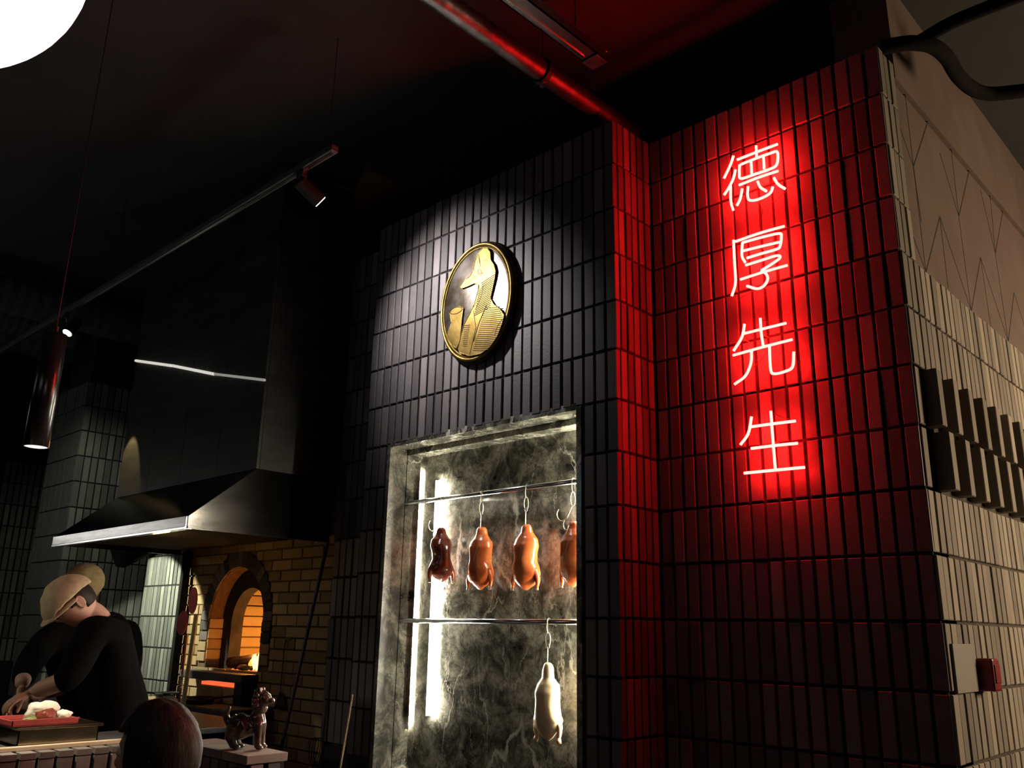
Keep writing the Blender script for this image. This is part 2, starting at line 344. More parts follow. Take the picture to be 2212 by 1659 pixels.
# ---- sign wall (faces -Y at y=3.45)
YS, YM, XR, XC = 3.45, 3.14, -1.11, -2.327
ws = struct('wall_back_right', MB().box((XC-.02, YS+DJ, 0), (XR-DJ, YS+.19, 15.93*CS)), 'mortar', 'dark brick wall that carries the red neon sign')
stack_wall(ws, 'A', YS, XC+.004, XR, 3, 16, 'brick')
# ---- medallion block with the cabinet opening
XL = -4.245; OX0, OX1, OZ0, OZ1 = -4.0, -2.58, 2*CS, 2.452
blk = MB().box((XL+DJ, YM+DJ, 0), (OX0-.03, 3.62, 15.93*CS)).box((OX1+.03, YM+DJ, 0), (XC-DJ, 3.62, 15.93*CS)) \
    .box((OX0-.03, YM+DJ, OZ1+.03), (OX1+.03, 3.62, 15.93*CS)).box((OX0-.03, YM+DJ, 0), (OX1+.03, 3.62, OZ0)).box((OX0-.03, 3.45, OZ0), (OX1+.03, 3.62, OZ1+.03))
wm = struct('wall_middle', blk, 'mortar', 'dark brick block around the lit marble display niche')
stack_wall(wm, 'A', YM, XL, XC, 3, 16, 'brick', skip=lambda u, z: OX0-.02 < u < OX1+.02 and z < OZ1+.02)
stack_wall(wm, 'B', XC, YM+.03, YS+.0, 3, 16, 'brick', pt=.062)
# ---- set back brick strip left of it
wsb = struct('wall_back_left', MB().box((-4.78, 3.34+DJ, 0), (XL+.05, 3.6, 15.93*CS)), 'mortar', 'shadowed brick strip between the oven alcove and the medallion wall')
stack_wall(wsb, 'A', 3.34, -4.79, XL+.02, 3, 16, 'brick')
# ---- right wall (faces +X)
wr = struct('wall_right', MB().box((XR-.19, YS+.02, 0), (XR-DJ, 7.5, 11.95*CS)).box((XR-.19, YS+.02, 11.9*CS), (XR-DJ, 3.64, 15.93*CS)), 'mortar_pale', 'pale brick wall running away from the corner')
def lou(u, z): return u > 3.53 and 8*CS < z < 10*CS
stack_wall(wr, 'B', XR, YS+.006, 5.62, 3, 12, 'brick_pale', skip=lou, joint=.009)
stack_wall(wr, 'B', XR, YS+.006, 3.64, 12, 16, 'brick_pale', joint=.009)
stack_wall(wr, 'B', XR, 5.62, 7.4, 3, 12, 'brick_pale', joint=.009, stuff=True)
# projecting louvre bricks in two rows
for row, y0 in ((9, 3.55), (8, 3.612)):
    y = y0
    while y < 5.7:
        me = brick_mesh(.058, .12, CS-.014, 'brick_pale')
        brick(wr, me, (XR+.052, y+.029, (row+.5)*CS), PI/2)
        y += .198
# grooved plaster panel over the lower right wall
zt = 3.93
pn = MB().box((XR-.15, 3.64, 11.95*CS), (XR-.045, 7.5, zt))
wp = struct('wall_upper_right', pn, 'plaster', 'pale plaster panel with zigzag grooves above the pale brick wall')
gv = MB()
def gl(a, b):
    pa = at(*a, 0, XR-.045); pb = at(*b, 0, XR-.045); d = (pb-pa); n = Vector((1, 0, 0)).cross(d).normalized()*.0035
    vs = [pa-n, pa+n, pb+n, pb-n]; gv.add([v+Vector((.0008,0,0)) for v in vs]+[v-Vector((.002,0,0)) for v in vs], [(0,1,2,3),(0,4,5,1),(1,5,6,2),(2,6,7,3),(3,7,4,0),(7,6,5,4)])
for a, b in (((1953,185),(1973,360)), ((1973,360),(2000,588)), ((2000,588),(2030,468)), ((1973,360),(2006,256)), ((1933,245),(1973,360)), ((1956,465),(2000,588)), ((1973,360),(1990,480)),
             ((2030,468),(2098,672)), ((2030,468),(2048,622)), ((2071,468),(2098,672)), ((2098,672),(2118,556)), ((2071,468),(2094,365)), ((2030,330),(2071,468)), ((2052,300),(2071,468)),
             ((2118,556),(2178,738)), ((2118,556),(2140,705)), ((2150,548),(2178,738)), ((2178,738),(2190,632)), ((2150,548),(2166,456)), ((2118,410),(2150,548)), ((2136,395),(2150,548)), ((2190,632),(2240,790))):
    gl(a, b)
o = gv.build('groove', 'groove', wp); o['kind'] = 'stuff'
# beam over the panel
struct('beam_right', MB().box((XR-.3, 3.75, zt+.02), (XR-.03, 7.5, 4.52)), 'plaster')

# ---- tiled pier at the back left, pier beside the oven, far wall
pil = struct('pillar_left', MB().box((-9.46, 3.02+DJ, 0), (-8.65-DJ, 4.7, 15.3*CS)).box((-9.3, 3.06, 15.3*CS), (-8.7, 4.7, 4.52)), 'mortar', 'grey brick pier behind the two cooks')
stack_wall(pil, 'B', -8.65, 3.025, 4.5, 4, 15, 'brick_grey')
stack_wall(pil, 'A', 3.02, -9.46, -8.655, 3, 15, 'brick_grey', stuff=True, joint=.009)
pier = struct('pillar_middle', MB().box((-7.54, 3.34+DJ, 0), (-6.90, 3.41, 2.3)), 'mortar', 'brightly lit pale brick pier between the cooks and the oven')
stack_wall(pier, 'A', 3.34, -7.54, -6.89, 2, 9, 'brick_grey', joint=.016)
stack_wall(wl, 'B', -11.07, 3.1, 4.6, 4, 13, 'brick_grey', joint=.02)
struct('wall_alcove', MB().box((-11, 5.4, 0), (-4.3, 5.5, 4.52)), 'black_paint')

# ---- brick oven -------------------------------------------------------------
YO = 3.42
ov = thing('brick_oven', 'yellow brick oven wall with a tall sooty arched mouth and fire', 'oven', (-6, YO, 0))
ax, ar, asz = -6.10, .390, 1.455                             # arch centre, radius, spring height
def in_arch(x, z, g=0): return (abs(x-ax) < ar+g and z < asz) or ((x-ax)**2+(z-asz)**2 < (ar+g)**2)
def wall_with_arch(x0, x1, z0, z1, cx, r, zs, y0, y1, name, m, floor=None):
    zf = floor if floor is not None else z0; mb = MB(); nseg = 20
    arc = [(cx+r*math.cos(a), zs+r*math.sin(a)) for a in [PI-PI*i/nseg for i in range(nseg+1)]]
    cols = [(x0, zf)]+[(cx-r, zf)]+arc+[(cx+r, zf)]+[(x1, zf)]
    for y in (y0, y1):
        s = 1
        pts = []; fs = []
        # left slab, right slab, above slabs
        q = [((x0, z0), (cx-r, z0), (cx-r, z1), (x0, z1)), ((cx+r, z0), (x1, z0), (x1, z1), (cx+r, z1))]
        for i in range(nseg): q.append((arc[i], arc[i+1], (arc[i+1][0], z1), (arc[i][0], z1)))
        if zf > z0: q.append(((cx-r, z0), (cx+r, z0), (cx+r, zf), (cx-r, zf)))
        for p4 in q: mb.add([(p[0], y, p[1]) for p in p4], [(0, 1, 2, 3)])
    # soffit
    path = [(cx-r, zf)]+arc+[(cx+r, zf)]
    for i in range(len(path)-1):
        a, b = path[i], path[i+1]; mb.add([(a[0], y0, a[1]), (b[0], y0, b[1]), (b[0], y1, b[1]), (a[0], y1, a[1])], [(0, 1, 2, 3)])
    mb.add([(x0,y0,z0),(x0,y1,z0),(x0,y1,z1),(x0,y0,z1)], [(0,1,2,3)]).add([(x1,y0,z0),(x1,y1,z0),(x1,y1,z1),(x1,y0,z1)], [(0,1,2,3)])
    mb.add([(x0,y0,z1),(x1,y0,z1),(x1,y1,z1),(x0,y1,z1)], [(0,1,2,3)])
    return mb.build(name, m, ov)
wall_with_arch(-6.92, -4.80, 0, 2.6, ax, ar, asz, YO+.012, YO+.118, 'wall_core', 'mortar_yellow', 1.09)
ch, bl = .0765, .255
k = 0; z = .12
while z < 2.3:
    x = -6.93-(bl/2 if k % 2 else 0)
    while x < -4.80:
        x0, x1 = max(x, -6.93), min(x+bl, -4.80); zc = z+ch/2
        if x1-x0 > .04:
            # keep clear of the arch ring
            r2 = ar+.125
            segs = [(x0, x1)]
            if 1.09 < zc < asz+r2:
                h = r2 if zc < asz else math.sqrt(max(0, r2*r2-(zc-asz)**2)); L0, L1 = ax-h, ax+h
                segs = [(a, b) for a, b in ((x0, min(x1, L0)), (max(x0, L1), x1)) if b-a > .025]
            for a, b in segs:
                brick(ov, brick_mesh(round(b-a-.011, 3), .03, ch-.011, 'brick_yellow'), ((a+b)/2, YO+random.uniform(-.004, .003), zc))
        x += bl
    z += ch; k += 1
# arch ring and jambs: one voussoir each
def vous(cx, cz, ang, m):
    me = brick_mesh(.115, .05, .066, m); o = brick(ov, me, (cx, YO-.006+random.uniform(-.004, .004), cz), 0, 'arch_brick', -ang); return o
rm = ar+.06
for i in range(21):
    a = PI*(i+.5)/21; vous(ax+rm*math.cos(a), asz+rm*math.sin(a), a, 'brick_soot')
nj = int((asz-1.1)/.0765)
for i in range(nj):
    for sx in (-1, 1): vous(ax+sx*rm, asz-.0765*(i+.5), 0, 'brick_yellow' if i > 1 else 'brick_soot')
# tunnel and inner mouth and firebox
for i in range(5):
    for sx in (-1, 1):
        xx = ax+sx*(ar-.002); MB().box((xx-.012, YO+.004, 1.094+i*.0765), (xx+.012, YO+.118, 1.094+i*.0765+.068), .003).build('jamb_brick', 'brick_soot' if i < 1 else 'brick_yellow', ov)
IX, IR, IZ = -6.10, .26, 1.44
wall_with_arch(-6.90, -5.0, 1.0, 2.4, IX, IR, IZ, YO+.12, YO+.22, 'inner_arch', 'soot', 1.09)
fb = MB()
for i in range(10):
    zz = 1.09+i*.088; dx = .0 if i < 6 else (i-5)*.055
    fb.box((-6.75+dx, 4.45-.012*(i % 2), zz), (-5.4-dx, 4.6, zz+.082), .006)
o = fb.build('firebox_back', 'brick_yellow', ov)
for i in range(11):
    zz = 1.092+i*.082; MB().box((-6.80, 3.66, zz), (-6.60+.008*(i % 2)+.010*max(0, i-6), 4.45, zz+.074), .008).build('firebox_course', 'brick_yellow', ov)
MB().box((-6.85, 3.65, 1.0), (-6.62, 4.6, 2.3)).box((-5.55, 3.8, 1.0), (-5.35, 4.6, 2.3)).box((-6.8, 3.8, 2.1), (-5.35, 4.6, 2.3)).build('firebox_wall', 'brick_soot', ov)
MB().box((-6.60, 3.285, 1.035), (-5.69, 4.6, 1.092), .006).build('hearth_slab', 'slate', ov)
# block under the hearth, with a glowing slot
hb = MB().box((-6.36, 3.31, .885), (-5.98, 3.42, 1.0), .008).build('hearth_block', 'brick_yellow', ov)
MB().box((-5.965, 3.31, .885), (-5.80, 3.42, 1.0), .008).build('hearth_block', 'brick_yellow', ov)
MB().box((-6.30, 3.315, 1.002), (-5.80, 3.40, 1.024)).build('ember_slot', 'ember_slot', ov)
MB().box((-5.80, 3.30, .885), (-5.70, 3.42, 1.035)).build('hearth_leg', 'soot', ov)

# lower stone shelf
sh = thing('stone_shelf', 'thick grey stone shelf under the oven mouth', 'shelf', (-6.2, 3.2, 0))
MB().box((-6.83, 3.065, .80), (-5.45, 3.41, .883), .006).build('slab', 'slate', sh)
for i in range(9): MB().box((-6.825+i*.152, 3.07, .8835), (-6.825+i*.152+.144, 3.28, .888)).build('brick', 'brick_yellow', sh)
MB().box((-6.82, 3.12, 0), (-5.9, 3.41, .80)).build('base', 'soot', sh)
MB().box((-5.88, 3.10, 0), (-5.52, 3.41, .80)).build('base', 'black_paint', sh)

# fire
FX = -.13
fr = thing('log_fire', 'small log fire burning with bright flames in the oven mouth', 'fire', (-5.9, 3.6, 1.092))
def flame(x, y, z, h, r, lean=0, m='flame'):
    h *= 1.25; r *= 1.2
    pts = [Vector((FX+x+lean*t*t+.012*math.sin(t*6+x*40), y+.008*math.sin(t*5), z+h*t)) for t in [i/9 for i in range(10)]]
    rs = [r*(.55+1.6*t)*(1-t)**.9+.0008 for t in [i/9 for i in range(10)]]
    return MB().tube(pts, rs, 10).build('flame', m, fr, True)
for f in ((-5.74,3.52,1.10,.13,.030,.02), (-5.70,3.54,1.10,.20,.018,.03), (-5.80,3.53,1.10,.10,.034,-.01), (-5.66,3.52,1.10,.10,.024,.02), (-5.78,3.57,1.12,.15,.016,.03)): flame(*f)
flame(-5.88, 3.62, 1.12, .13, .025, -.01, 'flame_tip'); flame(-5.92, 3.56, 1.10, .07, .02, .01, 'flame_tip')
e = MB()
for i in range(26):
    bm = bmesh.new(); bmesh.ops.create_icosphere(bm, subdivisions=1, radius=random.uniform(.012, .025))
    e.bm(bm, Matrix.Translation((FX+random.uniform(-6.02, -5.64), random.uniform(3.46, 3.62), 1.098)))
e = e.build('embers', 'ember', fr); e['kind'] = 'stuff'
for i, (a, b, r) in enumerate((((-6.13,3.50,1.15),(-5.87,3.60,1.19),.040), ((-6.09,3.56,1.115),(-5.80,3.46,1.12),.028), ((-5.95,3.48,1.11),(-5.68,3.6,1.12),.026))):
    a, b = Vector(a)+Vector((FX,0,0)), Vector(b)+Vector((FX,0,0)); pts = [a.lerp(b, t/6) for t in range(7)]
    o = MB().tube(pts, [r*random.uniform(.9, 1.1) for _ in pts], 9).build('firewood_log', 'char')
    tag(o, ['thick charred log lying highest on the fire', 'thin charred log lying in front under the thick one', 'short burning log among the flames'][i], 'log', 'logs in the oven fire')
# ---- tools by the oven
def pan(loc, r, name='frying_pan', label='', hd=(-1, .2)):
    t = thing(name, label, 'pan', loc)
    MB().lathe([(0,0),(r*.8,0),(r,.045),(r-.004,.045),(r*.78,.005),(0,.005)], loc, 28).build('bowl', 'black_metal', t, True)
    d = Vector((hd[0], hd[1], 0)).normalized(); p = Vector(loc)
    MB().tube([p+d*r*.95+Vector((0,0,.04)), p+d*(r+.16)+Vector((0,0,.06))], .008, 6).build('handle', 'black_metal', t)
pan(at(488, 1520, 2, .892)[:2]+(.889,) if False else (-6.02, 3.17, .889), .11, 'frying_pan', 'shallow black pan on the stone shelf in front of the oven', (1, .5))

pole = MB().tube([at(708,1172,1,3.22), at(600,1650,1,3.05)+(at(600,1650,1,3.05)-at(708,1172,1,3.22))*.62], .011, 8).build('oven_pole', 'black_metal')
tag(pole, 'long dark metal pole leaning against the oven wall', 'pole')
pk = thing('fire_shovel', 'thin steel fire shovel standing beside the oven mouth', 'shovel', at(600,1525,1,3.405))
MB().tube(smooth_curve([at(625,1377,1,3.405), at(617,1386,1,3.405), at(611,1440,1,3.405), at(606,1500,1,3.405)], 4), .0045, 6).build('handle', 'chrome', pk)
MB().prism([(590,1532),(616,1528),(612,1500),(604,1492)], 0, .006, lambda u, v, d: at(u, v, 1, 3.395)+Vector((0, d, 0))).build('blade', 'black_metal', pk)
q_ = at(617,1386,1,3.405); MB().tube([q_, q_+Vector((0,.03,.002))], .003, 6).build('nail', 'black_metal', pk)
lp = thing('wire_whisk', 'looped dark wires hanging low at the brick corner', 'tool', at(684,1595,1,3.25))
for dx in (0, 5, 10):
    MB().tube(smooth_curve([at(684+dx,1659,1,3.28), at(668+dx,1640,1,3.28), at(672+dx,1602,1,3.28), at(684+dx,1594,1,3.28), at(688+dx,1610,1,3.28), at(676+dx,1659,1,3.28)], 5), .003, 5).build('loop', 'black_metal', lp)
st = MB().tube([at(762,1500,1,3.1), at(728,1700,1,3.02)+(at(728,1700,1,3.02)-at(762,1500,1,3.1))*2.1], .006, 8).build('wooden_stick', 'wood')
tag(st, 'thin wooden stick leaning on the dark brick strip', 'stick')
# peels
for i, (c, rx, rz, tilt, hp, lab) in enumerate((((417,1297),.028,.092,.10,((424,1328),(390,1560)),'upright red oval paddle with a long pale handle'), ((394,1345),.036,.085,-.38,((404,1370),(398,1420)),'tilted dull red oval paddle behind the upright one'))):
    yy = 3.00+.03*i; P0 = at(*c, 1, yy); t = thing('oven_paddle', lab, 'paddle', P0, 'red paddles by the oven')
    pr = []
    for a in range(24):
        th = 2*PI*a/24; u, v = rx*2.1*math.cos(th), rz*math.sin(th); pr.append((u*math.cos(tilt)-v*math.sin(tilt), u*math.sin(tilt)+v*math.cos(tilt)))
    MB().prism(pr, -.004, .004, lambda u, v, d: P0+Vector((u, d, v))).build('blade', 'red_paint_and_glare', t)
    a, b = at(*hp[0], 1, yy-.01), at(*hp[1], 1, yy-.01); b = b+(b-a)*(-b.z/(b.z-a.z))*-1 if False else a+(b-a)*(a.z/(a.z-b.z))
    MB().tube([a, b], .016 if i == 0 else .008, 8).build('handle', 'cream' if i == 0 else 'red_paint_and_glare', t)
post = MB().box((-6.882, 3.335, 0), (-6.838, 3.395, 1.99), .004).build('hood_post', 'black_paint')
tag(post, 'dark square steel post beside the bright brick pier', 'post')

# ------------------------------------------------------------------ hood
HX0, HX1, HY0, HY1, HZ, HY2, HZ2 = -6.90, -4.83, 2.345, 3.325, 1.965, 2.75, 2.362
hd = thing('extractor_hood', 'big dark steel extractor hood with a bright folded front lip', 'hood', (-5.9, 2.8, HZ))
lipz = HZ+.062
MB().box((HX0, HY0-.012, HZ), (HX1, HY0+.004, lipz), .002).build('lip', 'steel', hd)
MB().box((HX0, HY0-.014, HZ-.012), (HX1, HY0+.03, HZ-.001)).build('drip_rail', 'chrome', hd)
ns = 4
for i in range(ns):
    a = HX0+(HX1-HX0)*i/ns+.001; b = HX0+(HX1-HX0)*(i+1)/ns-.001
    MB().add([(a,HY0,lipz),(b,HY0,lipz),(b,HY2,HZ2),(a,HY2,HZ2),(a,HY0+.02,lipz-.02),(b,HY0+.02,lipz-.02),(b,HY2+.02,HZ2-.02),(a,HY2+.02,HZ2-.02)],
             [(0,1,2,3),(4,7,6,5),(0,4,5,1),(1,5,6,2),(2,6,7,3),(3,7,4,0)]).build('slope_panel', 'steel_dark', hd)
for x, nm in ((HX1, 'side_panel'), (HX0, 'side_panel')):
    MB().prism([(HY0, HZ), (HY1, HZ), (HY1, HZ2), (HY2, HZ2), (HY0, lipz)], -.006, .006, lambda u, v, d: Vector((x+d, u, v))).build(nm, 'steel_dark', hd)
MB().box((HX1-.004, HY0, HZ-.010), (HX1+.012, HY1, HZ+.003)).build('side_trim', 'steel_dark', hd)
# upper casing in sheet panels
for i in range(4):
    a = HX0+(HX1-HX0)*i/4+.002; b = HX0+(HX1-HX0)*(i+1)/4-.002
    MB().box((a, HY2, HZ2+.003), (b, HY2+.02, 4.50)).build('casing_panel', 'casing', hd)
MB().box((HX1-.02, HY2+.022, HZ2+.003), (HX1, HY1, 4.50)).build('casing_panel', 'casing', hd)
MB().box((HX0, HY2+.022, HZ2+.003), (HX0+.02, HY1, 4.50)).build('casing_panel', 'casing', hd)
for z in (2.0,): MB().box((HX0+.02, HY0+.05, z), (HX1-.02, HY1, z+.015)).build('filter_plate', 'black_paint', hd)
MB().prism([(236,1184),(332,1190),(262,1226),(250,1224)], 0, .05, lambda u, v, d: at(u, v, 1, 3.24)+Vector((0, d*.6, 0))).build('grease_baffle', 'black_paint', hd)
# strip light's reflection in the casing, made as glowing tubes on its face
ll = thing('reflected_light_line', 'thin pale reflected light line, set as glowing tubes on the dark steel casing', 'lamp', at(430,800,1,HY2-.01))
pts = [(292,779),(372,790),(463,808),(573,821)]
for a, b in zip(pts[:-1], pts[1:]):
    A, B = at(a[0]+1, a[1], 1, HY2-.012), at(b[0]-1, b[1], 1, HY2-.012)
    MB().tube([A, B], .011 if a[0] < 400 else .009, 6).build('tube', 'reflection_dim' if a[0] < 460 else 'reflection_faint', ll)

# ------------------------------------------------------------------ display niche
YB = 3.374
cb = thing('display_cabinet', 'brightly lit marble lined niche with two steel rails', 'cabinet', (-3.29, 3.25, OZ0))
xs = [OX0, -3.21, OX1]
for a, b in zip(xs[:-1], xs[1:]):
    MB().box((a+.0012, YB, OZ0), (b-.0012, YB+.04, 2.424)).build('back_panel', 'marble', cb)
MB().box((OX0-.03, YM+.002, OZ0), (OX0, YM+.130, OZ1+.02)).build('side_panel', 'marble_honed', cb)
MB().box((OX0-.03, YM+.132, OZ0), (OX0+.004, YB, 2.424)).build('side_panel', 'marble', cb)
MB().box((OX1, YM+.002, OZ0), (OX1+.03, YB, OZ1+.02)).build('side_panel', 'marble', cb)
MB().box((OX0, YM+.13, 2.424), (OX1, YB+.04, 2.47)).build('ceiling_panel', 'marble', cb)
MB().box((OX0, YM+.002, OZ1+.003), (OX1, YM+.128, 2.49)).build('ceiling_panel', 'marble', cb)
MB().box((OX0, YM+.002, OZ0-.02), (OX1, YB, OZ0)).build('base_panel', 'marble', cb)
for z, x0 in ((2.137, OX0), (1.466, OX0)):
    MB().tube([(x0+.004, 3.28, z), (OX1, 3.28, z)], .0135, 14).build('rail', 'chrome', cb, True)
def ledbar(x, z0, z1, w_=.026):
    o = MB().box((x-w_/2, YB-.022, z0), (x+w_/2, YB-.001, z1), .003).build('led_strip', 'led', cb); return o
ledbar(-3.79, .965, 2.265)
ledbar(-2.63, .965, 2.40)
MB().box((-3.79-.0185, YB-.040, .965), (-3.79-.0145, YB-.001, 2.265)).build('led_light_stop', 'black_metal', cb)  # plate added to keep this strip's light off the left side panel
MB().box((OX0+.006, YB-.010, .90), (OX0+.016, YB-.002, 2.35)).build('corner_led', 'led_corner', cb)
MB().box((OX0+.001, YB-.022, .88), (OX0+.030, YB-.018, 2.37)).build('led_shield', 'chrome', cb)

# ---- ducks and hooks
def hook(px_top, rail_z, head, kind, label):
    """S-hook over the rail, a chain link, then a lower hook down to the bird"""
    x = px_top; t = thing('meat_hook', label, 'hook', (x, 3.28, rail_z), 'wire hooks on the rails')
    zr = rail_z; r = .0185; hx, hz = head
    dn = (zr-hz)
    arc = [(x-.004*math.cos(a), 3.28+.0172*math.cos(a), zr+.0172*math.sin(a)) for a in [-.4+(PI+.4)*i/8 for i in range(9)]]
    p = arc+[(x+.003, 3.263, zr-.03), (x+.002, 3.270, zr-dn*.28)]
    MB().tube(smooth_curve(p, 3), .0023, 6).build('upper_hook', 'hook', t, True)
    zc = zr-dn*.42; hl = dn*.17
    ring = [(x+.002+.011*math.cos(a), 3.272+.004*math.cos(a), zc+hl*math.sin(a)) for a in [2*PI*i/16 for i in range(16)]]
    MB().tube(ring, .0024, 6, closed=True).build('chain_link', 'hook', t, True)
    z2 = zc-hl
    if kind == 's':
        MB().tube([(x+.002, 3.272, z2+.012), (x+.002, 3.27, z2-.01), (x+.003, 3.268, hz), (x+.003, 3.262, hz-.03), (x+.003, 3.255, hz-.045)], .0024, 6).build('lower_hook', 'hook', t, True)
        rg = [(x+.002+.008*math.cos(a), 3.272, z2+.002+.010*math.sin(a)) for a in [2*PI*i/12 for i in range(12)]]
        MB().tube(rg, .0022, 6, closed=True).build('ring', 'hook', t, True)
    else:
        c = (x-.055, z2-.03)
        ar1 = [(c[0]+.036*math.cos(a), 3.262, c[1]+.034*math.sin(a)-.006) for a in [PI*.75+PI*1.05*i/10 for i in range(11)]]
        MB().tube(smooth_curve(ar1+[(x, 3.27, z2)], 2), .0026, 6).build('prong', 'hook', t, True)
        MB().tube(smooth_curve([(c[0]+.012, 3.262, c[1]-.035), (c[0]+.004, 3.262, c[1]-.06), (c[0]+.014, 3.262, c[1]-.082), (c[0]+.035, 3.262, c[1]-.088)], 4), .0026, 6).build('prong', 'hook', t, True)
    return t
def duck(name, x, ztop, h, wsc, m, mb_, label, rot=0, raw=False, tilt=0, cat='duck', dsc=1):
    t = thing(name, label, cat, (x, 3.27, ztop))
    # profile: (t down, half width, half depth, depth offset)
    if raw: prof = [(0,.012,.012,0),(.03,.024,.020,0),(.10,.030,.024,0),(.20,.034,.028,0),(.235,.045,.034,0),(.29,.058,.042,0),(.40,.062,.050,.004),(.55,.060,.052,.004),(.66,.066,.052,.002),(.74,.078,.050,0),(.82,.070,.044,0),(.88,.050,.034,0),(.94,.036,.024,0),(1,.008,.008,0)]
    else: prof = [(0,.018,.016,0),(.04,.030,.024,0),(.12,.036,.028,0),(.17,.048,.036,0),(.24,.068,.048,0),(.34,.074,.056,.004),(.46,.063,.058,.005),(.56,.060,.060,.005),(.68,.074,.060,.003),(.77,.083,.056,0),(.85,.074,.046,0),(.92,.050,.032,0),(.965,.026,.018,0),(1,.006,.006,0)]
    n = 28; mb = MB(); vs = []
    P = []
    K = 44
    for i in range(K+1):
        tt = i/K
        j = max(k for k in range(len(prof)) if prof[k][0] <= tt+1e-9); j = min(j, len(prof)-2)
        a, b = prof[j], prof[j+1]; q = (tt-a[0])/(b[0]-a[0]); q = q*q*(3-2*q)*.6+q*.4
        P.append((tt, *(a[k]+(b[k]-a[k])*q for k in (1, 2, 3))))
    c, s = math.cos(rot), math.sin(rot)
    for tt, w_, d_, off in P:
        for k in range(n):
            a = 2*PI*k/n; ux = math.cos(a)*w_*wsc; uy = math.sin(a)*d_*dsc-off
            # crease along the back and a soft breast keel
            if abs(math.cos(a)) < .18 and .22 < tt < .9: uy *= .94
            wob = noise.noise(Vector((ux*22+x*9, uy*22, tt*7)))*.004
            ux += wob; uy += wob
            zz = -tt*h; sx = tilt*zz
            vs.append((x+ux*c-uy*s+sx, 3.27+ux*s+uy*c, ztop+zz))
    fs = [(i*n+k, i*n+(k+1) % n, (i+1)*n+(k+1) % n, (i+1)*n+k) for i in range(K) for k in range(n)]
    mb.add(vs, fs+[tuple(range(n-1, -1, -1)), tuple(K*n+k for k in range(n))])
    mb.build('body', m, t, True)
    def loc(u, d, f): 
        zz = -f*h; return Vector((x+u*wsc*c-d*s+tilt*zz, 3.27+u*wsc*s+d*c, ztop+zz))
    for sgn in (-1, 1):
        if raw:
            MB().tube(smooth_curve([loc(sgn*.045,0,.72), loc(sgn*.066,0,.80), loc(sgn*.068,0,.89), loc(sgn*.064,0,.96), loc(sgn*.068,-.004,1.0)], 4), [.020,.019,.0185,.018,.017,.016,.014,.013,.012,.011,.0105,.010,.010,.010,.0105,.012,.011], 10).build('leg', m, t, True)
            MB().tube([loc(sgn*.064,0,.955), loc(sgn*.069,-.004,1.015)], [.011,.012], 8).build('leg_end', 'bone_raw', t, True)
        else:
            pp = smooth_curve([loc(sgn*.058,-.005,.70), loc(sgn*.083,-.006,.84), loc(sgn*.082,-.008,.96)], 5)
            MB().tube(pp, [.021-.013*(i/(len(pp)-1)) for i in range(len(pp))], 10).build('leg', m, t, True)
            MB().tube([loc(sgn*.082,-.008,.93), loc(sgn*.084,-.010,1.0)], [.0075,.0085], 8).build('leg_end', 'bone', t, True)
    return t
def X(px, py): return at(px, py, 1, 3.27)
P2, P3 = X(1041,1140), X(1138,1133)
def dk(pxtop, pxbot, name, *a, **k):
    T = X(*pxtop); B = X(*pxbot); return duck(name, T.x, T.z, T.z-B.z, *a, **k)
dk((953,1140), (957,1259), 'roast_duck', .80, 'duck_dark', 'duck', 'dark brown roast duck hanging side-on at the left end of the rail', rot=1.15, tilt=-.05, dsc=1.35)
dk((1041,1139), (1039,1274), 'roast_duck', 1.0, 'duck', 'duck', 'orange roast duck second from the light strip, with a blue tag')
dk((1138,1133), (1141,1275), 'roast_duck', 1.0, 'duck', 'duck', 'glossy orange roast duck third along, back turned to the room')
dk((1238,1126), (1243,1268), 'roast_duck', 1.05, 'duck', 'duck', 'roast duck half hidden by the brick edge, with a glaring highlight', rot=-.3)
dk((1184,1431), (1180,1600), 'raw_duck', 1.06, 'duck_raw', 'duck', 'pale uncooked duck hanging alone from the lower rail', raw=True)
for (tp, rz, hdp, kd, lb) in (((953,1080), 2.137, (950,1148), 'd', 'double-pronged hook holding the dark duck'), ((1040,1066), 2.137, (1041,1141), 's', 'plain wire hook holding the orange duck with the blue tag'),
                              ((1136,1054), 2.137, (1138,1136), 's', 'plain wire hook holding the third roast duck'), ((1236,1044), 2.137, (1238,1130), 'd', 'double-pronged hook beside the brick edge'),
                              ((1183,1342), 1.466, (1184,1436), 's', 'long wire hook on the lower rail holding the pale duck')):
    a = X(*tp); b = X(*hdp); hook(a.x, rz, (b.x, b.z), kd, lb)
tg = MB().box(X(1055,1268), X(1064,1274)+Vector((0,.004,0))).build('duck_tag', 'blue'); tag(tg, 'tiny blue tag at the leg of the second duck', 'tag')

# ------------------------------------------------------------------ medallion
C0 = Vector((-3.266, 3.10, 3.181)); RX, RZ = .281, .343
md = thing('wall_medallion', 'oval bronze medallion with a brass goose in a coat smoking', 'medallion', C0)
def ell(r, k=64): return [(RX*r*math.cos(2*PI*i/k), RZ*r*math.sin(2*PI*i/k)) for i in range(k)]
fr_ = lambda u, v, d: Vector((C0.x+u, C0.y+d, C0.z+v))
dm = MB(); nr = 10; vs_ = [fr_(0, 0, -.010)]
for i in range(1, nr+1): vs_ += [fr_(u, v, -.010+.012*(i/nr)**2) for u, v in ell(.985*i/nr)]
vs_ += [fr_(u, v, .036) for u, v in ell(.985)]
dm.add(vs_, [(0, 1+k, 1+(k+1) % 64) for k in range(64)]+[(1+i*64+k, 1+(i+1)*64+k, 1+(i+1)*64+(k+1) % 64, 1+i*64+(k+1) % 64) for i in range(nr) for k in range(64)]+[tuple(1+nr*64+k for k in range(64))])
dm.build('disc', 'pewter', md, True)
MB().tube([fr_(u, v, .002) for u, v in ell(.985)], .011, 10, closed=True).build('rim', 'gold', md, True)
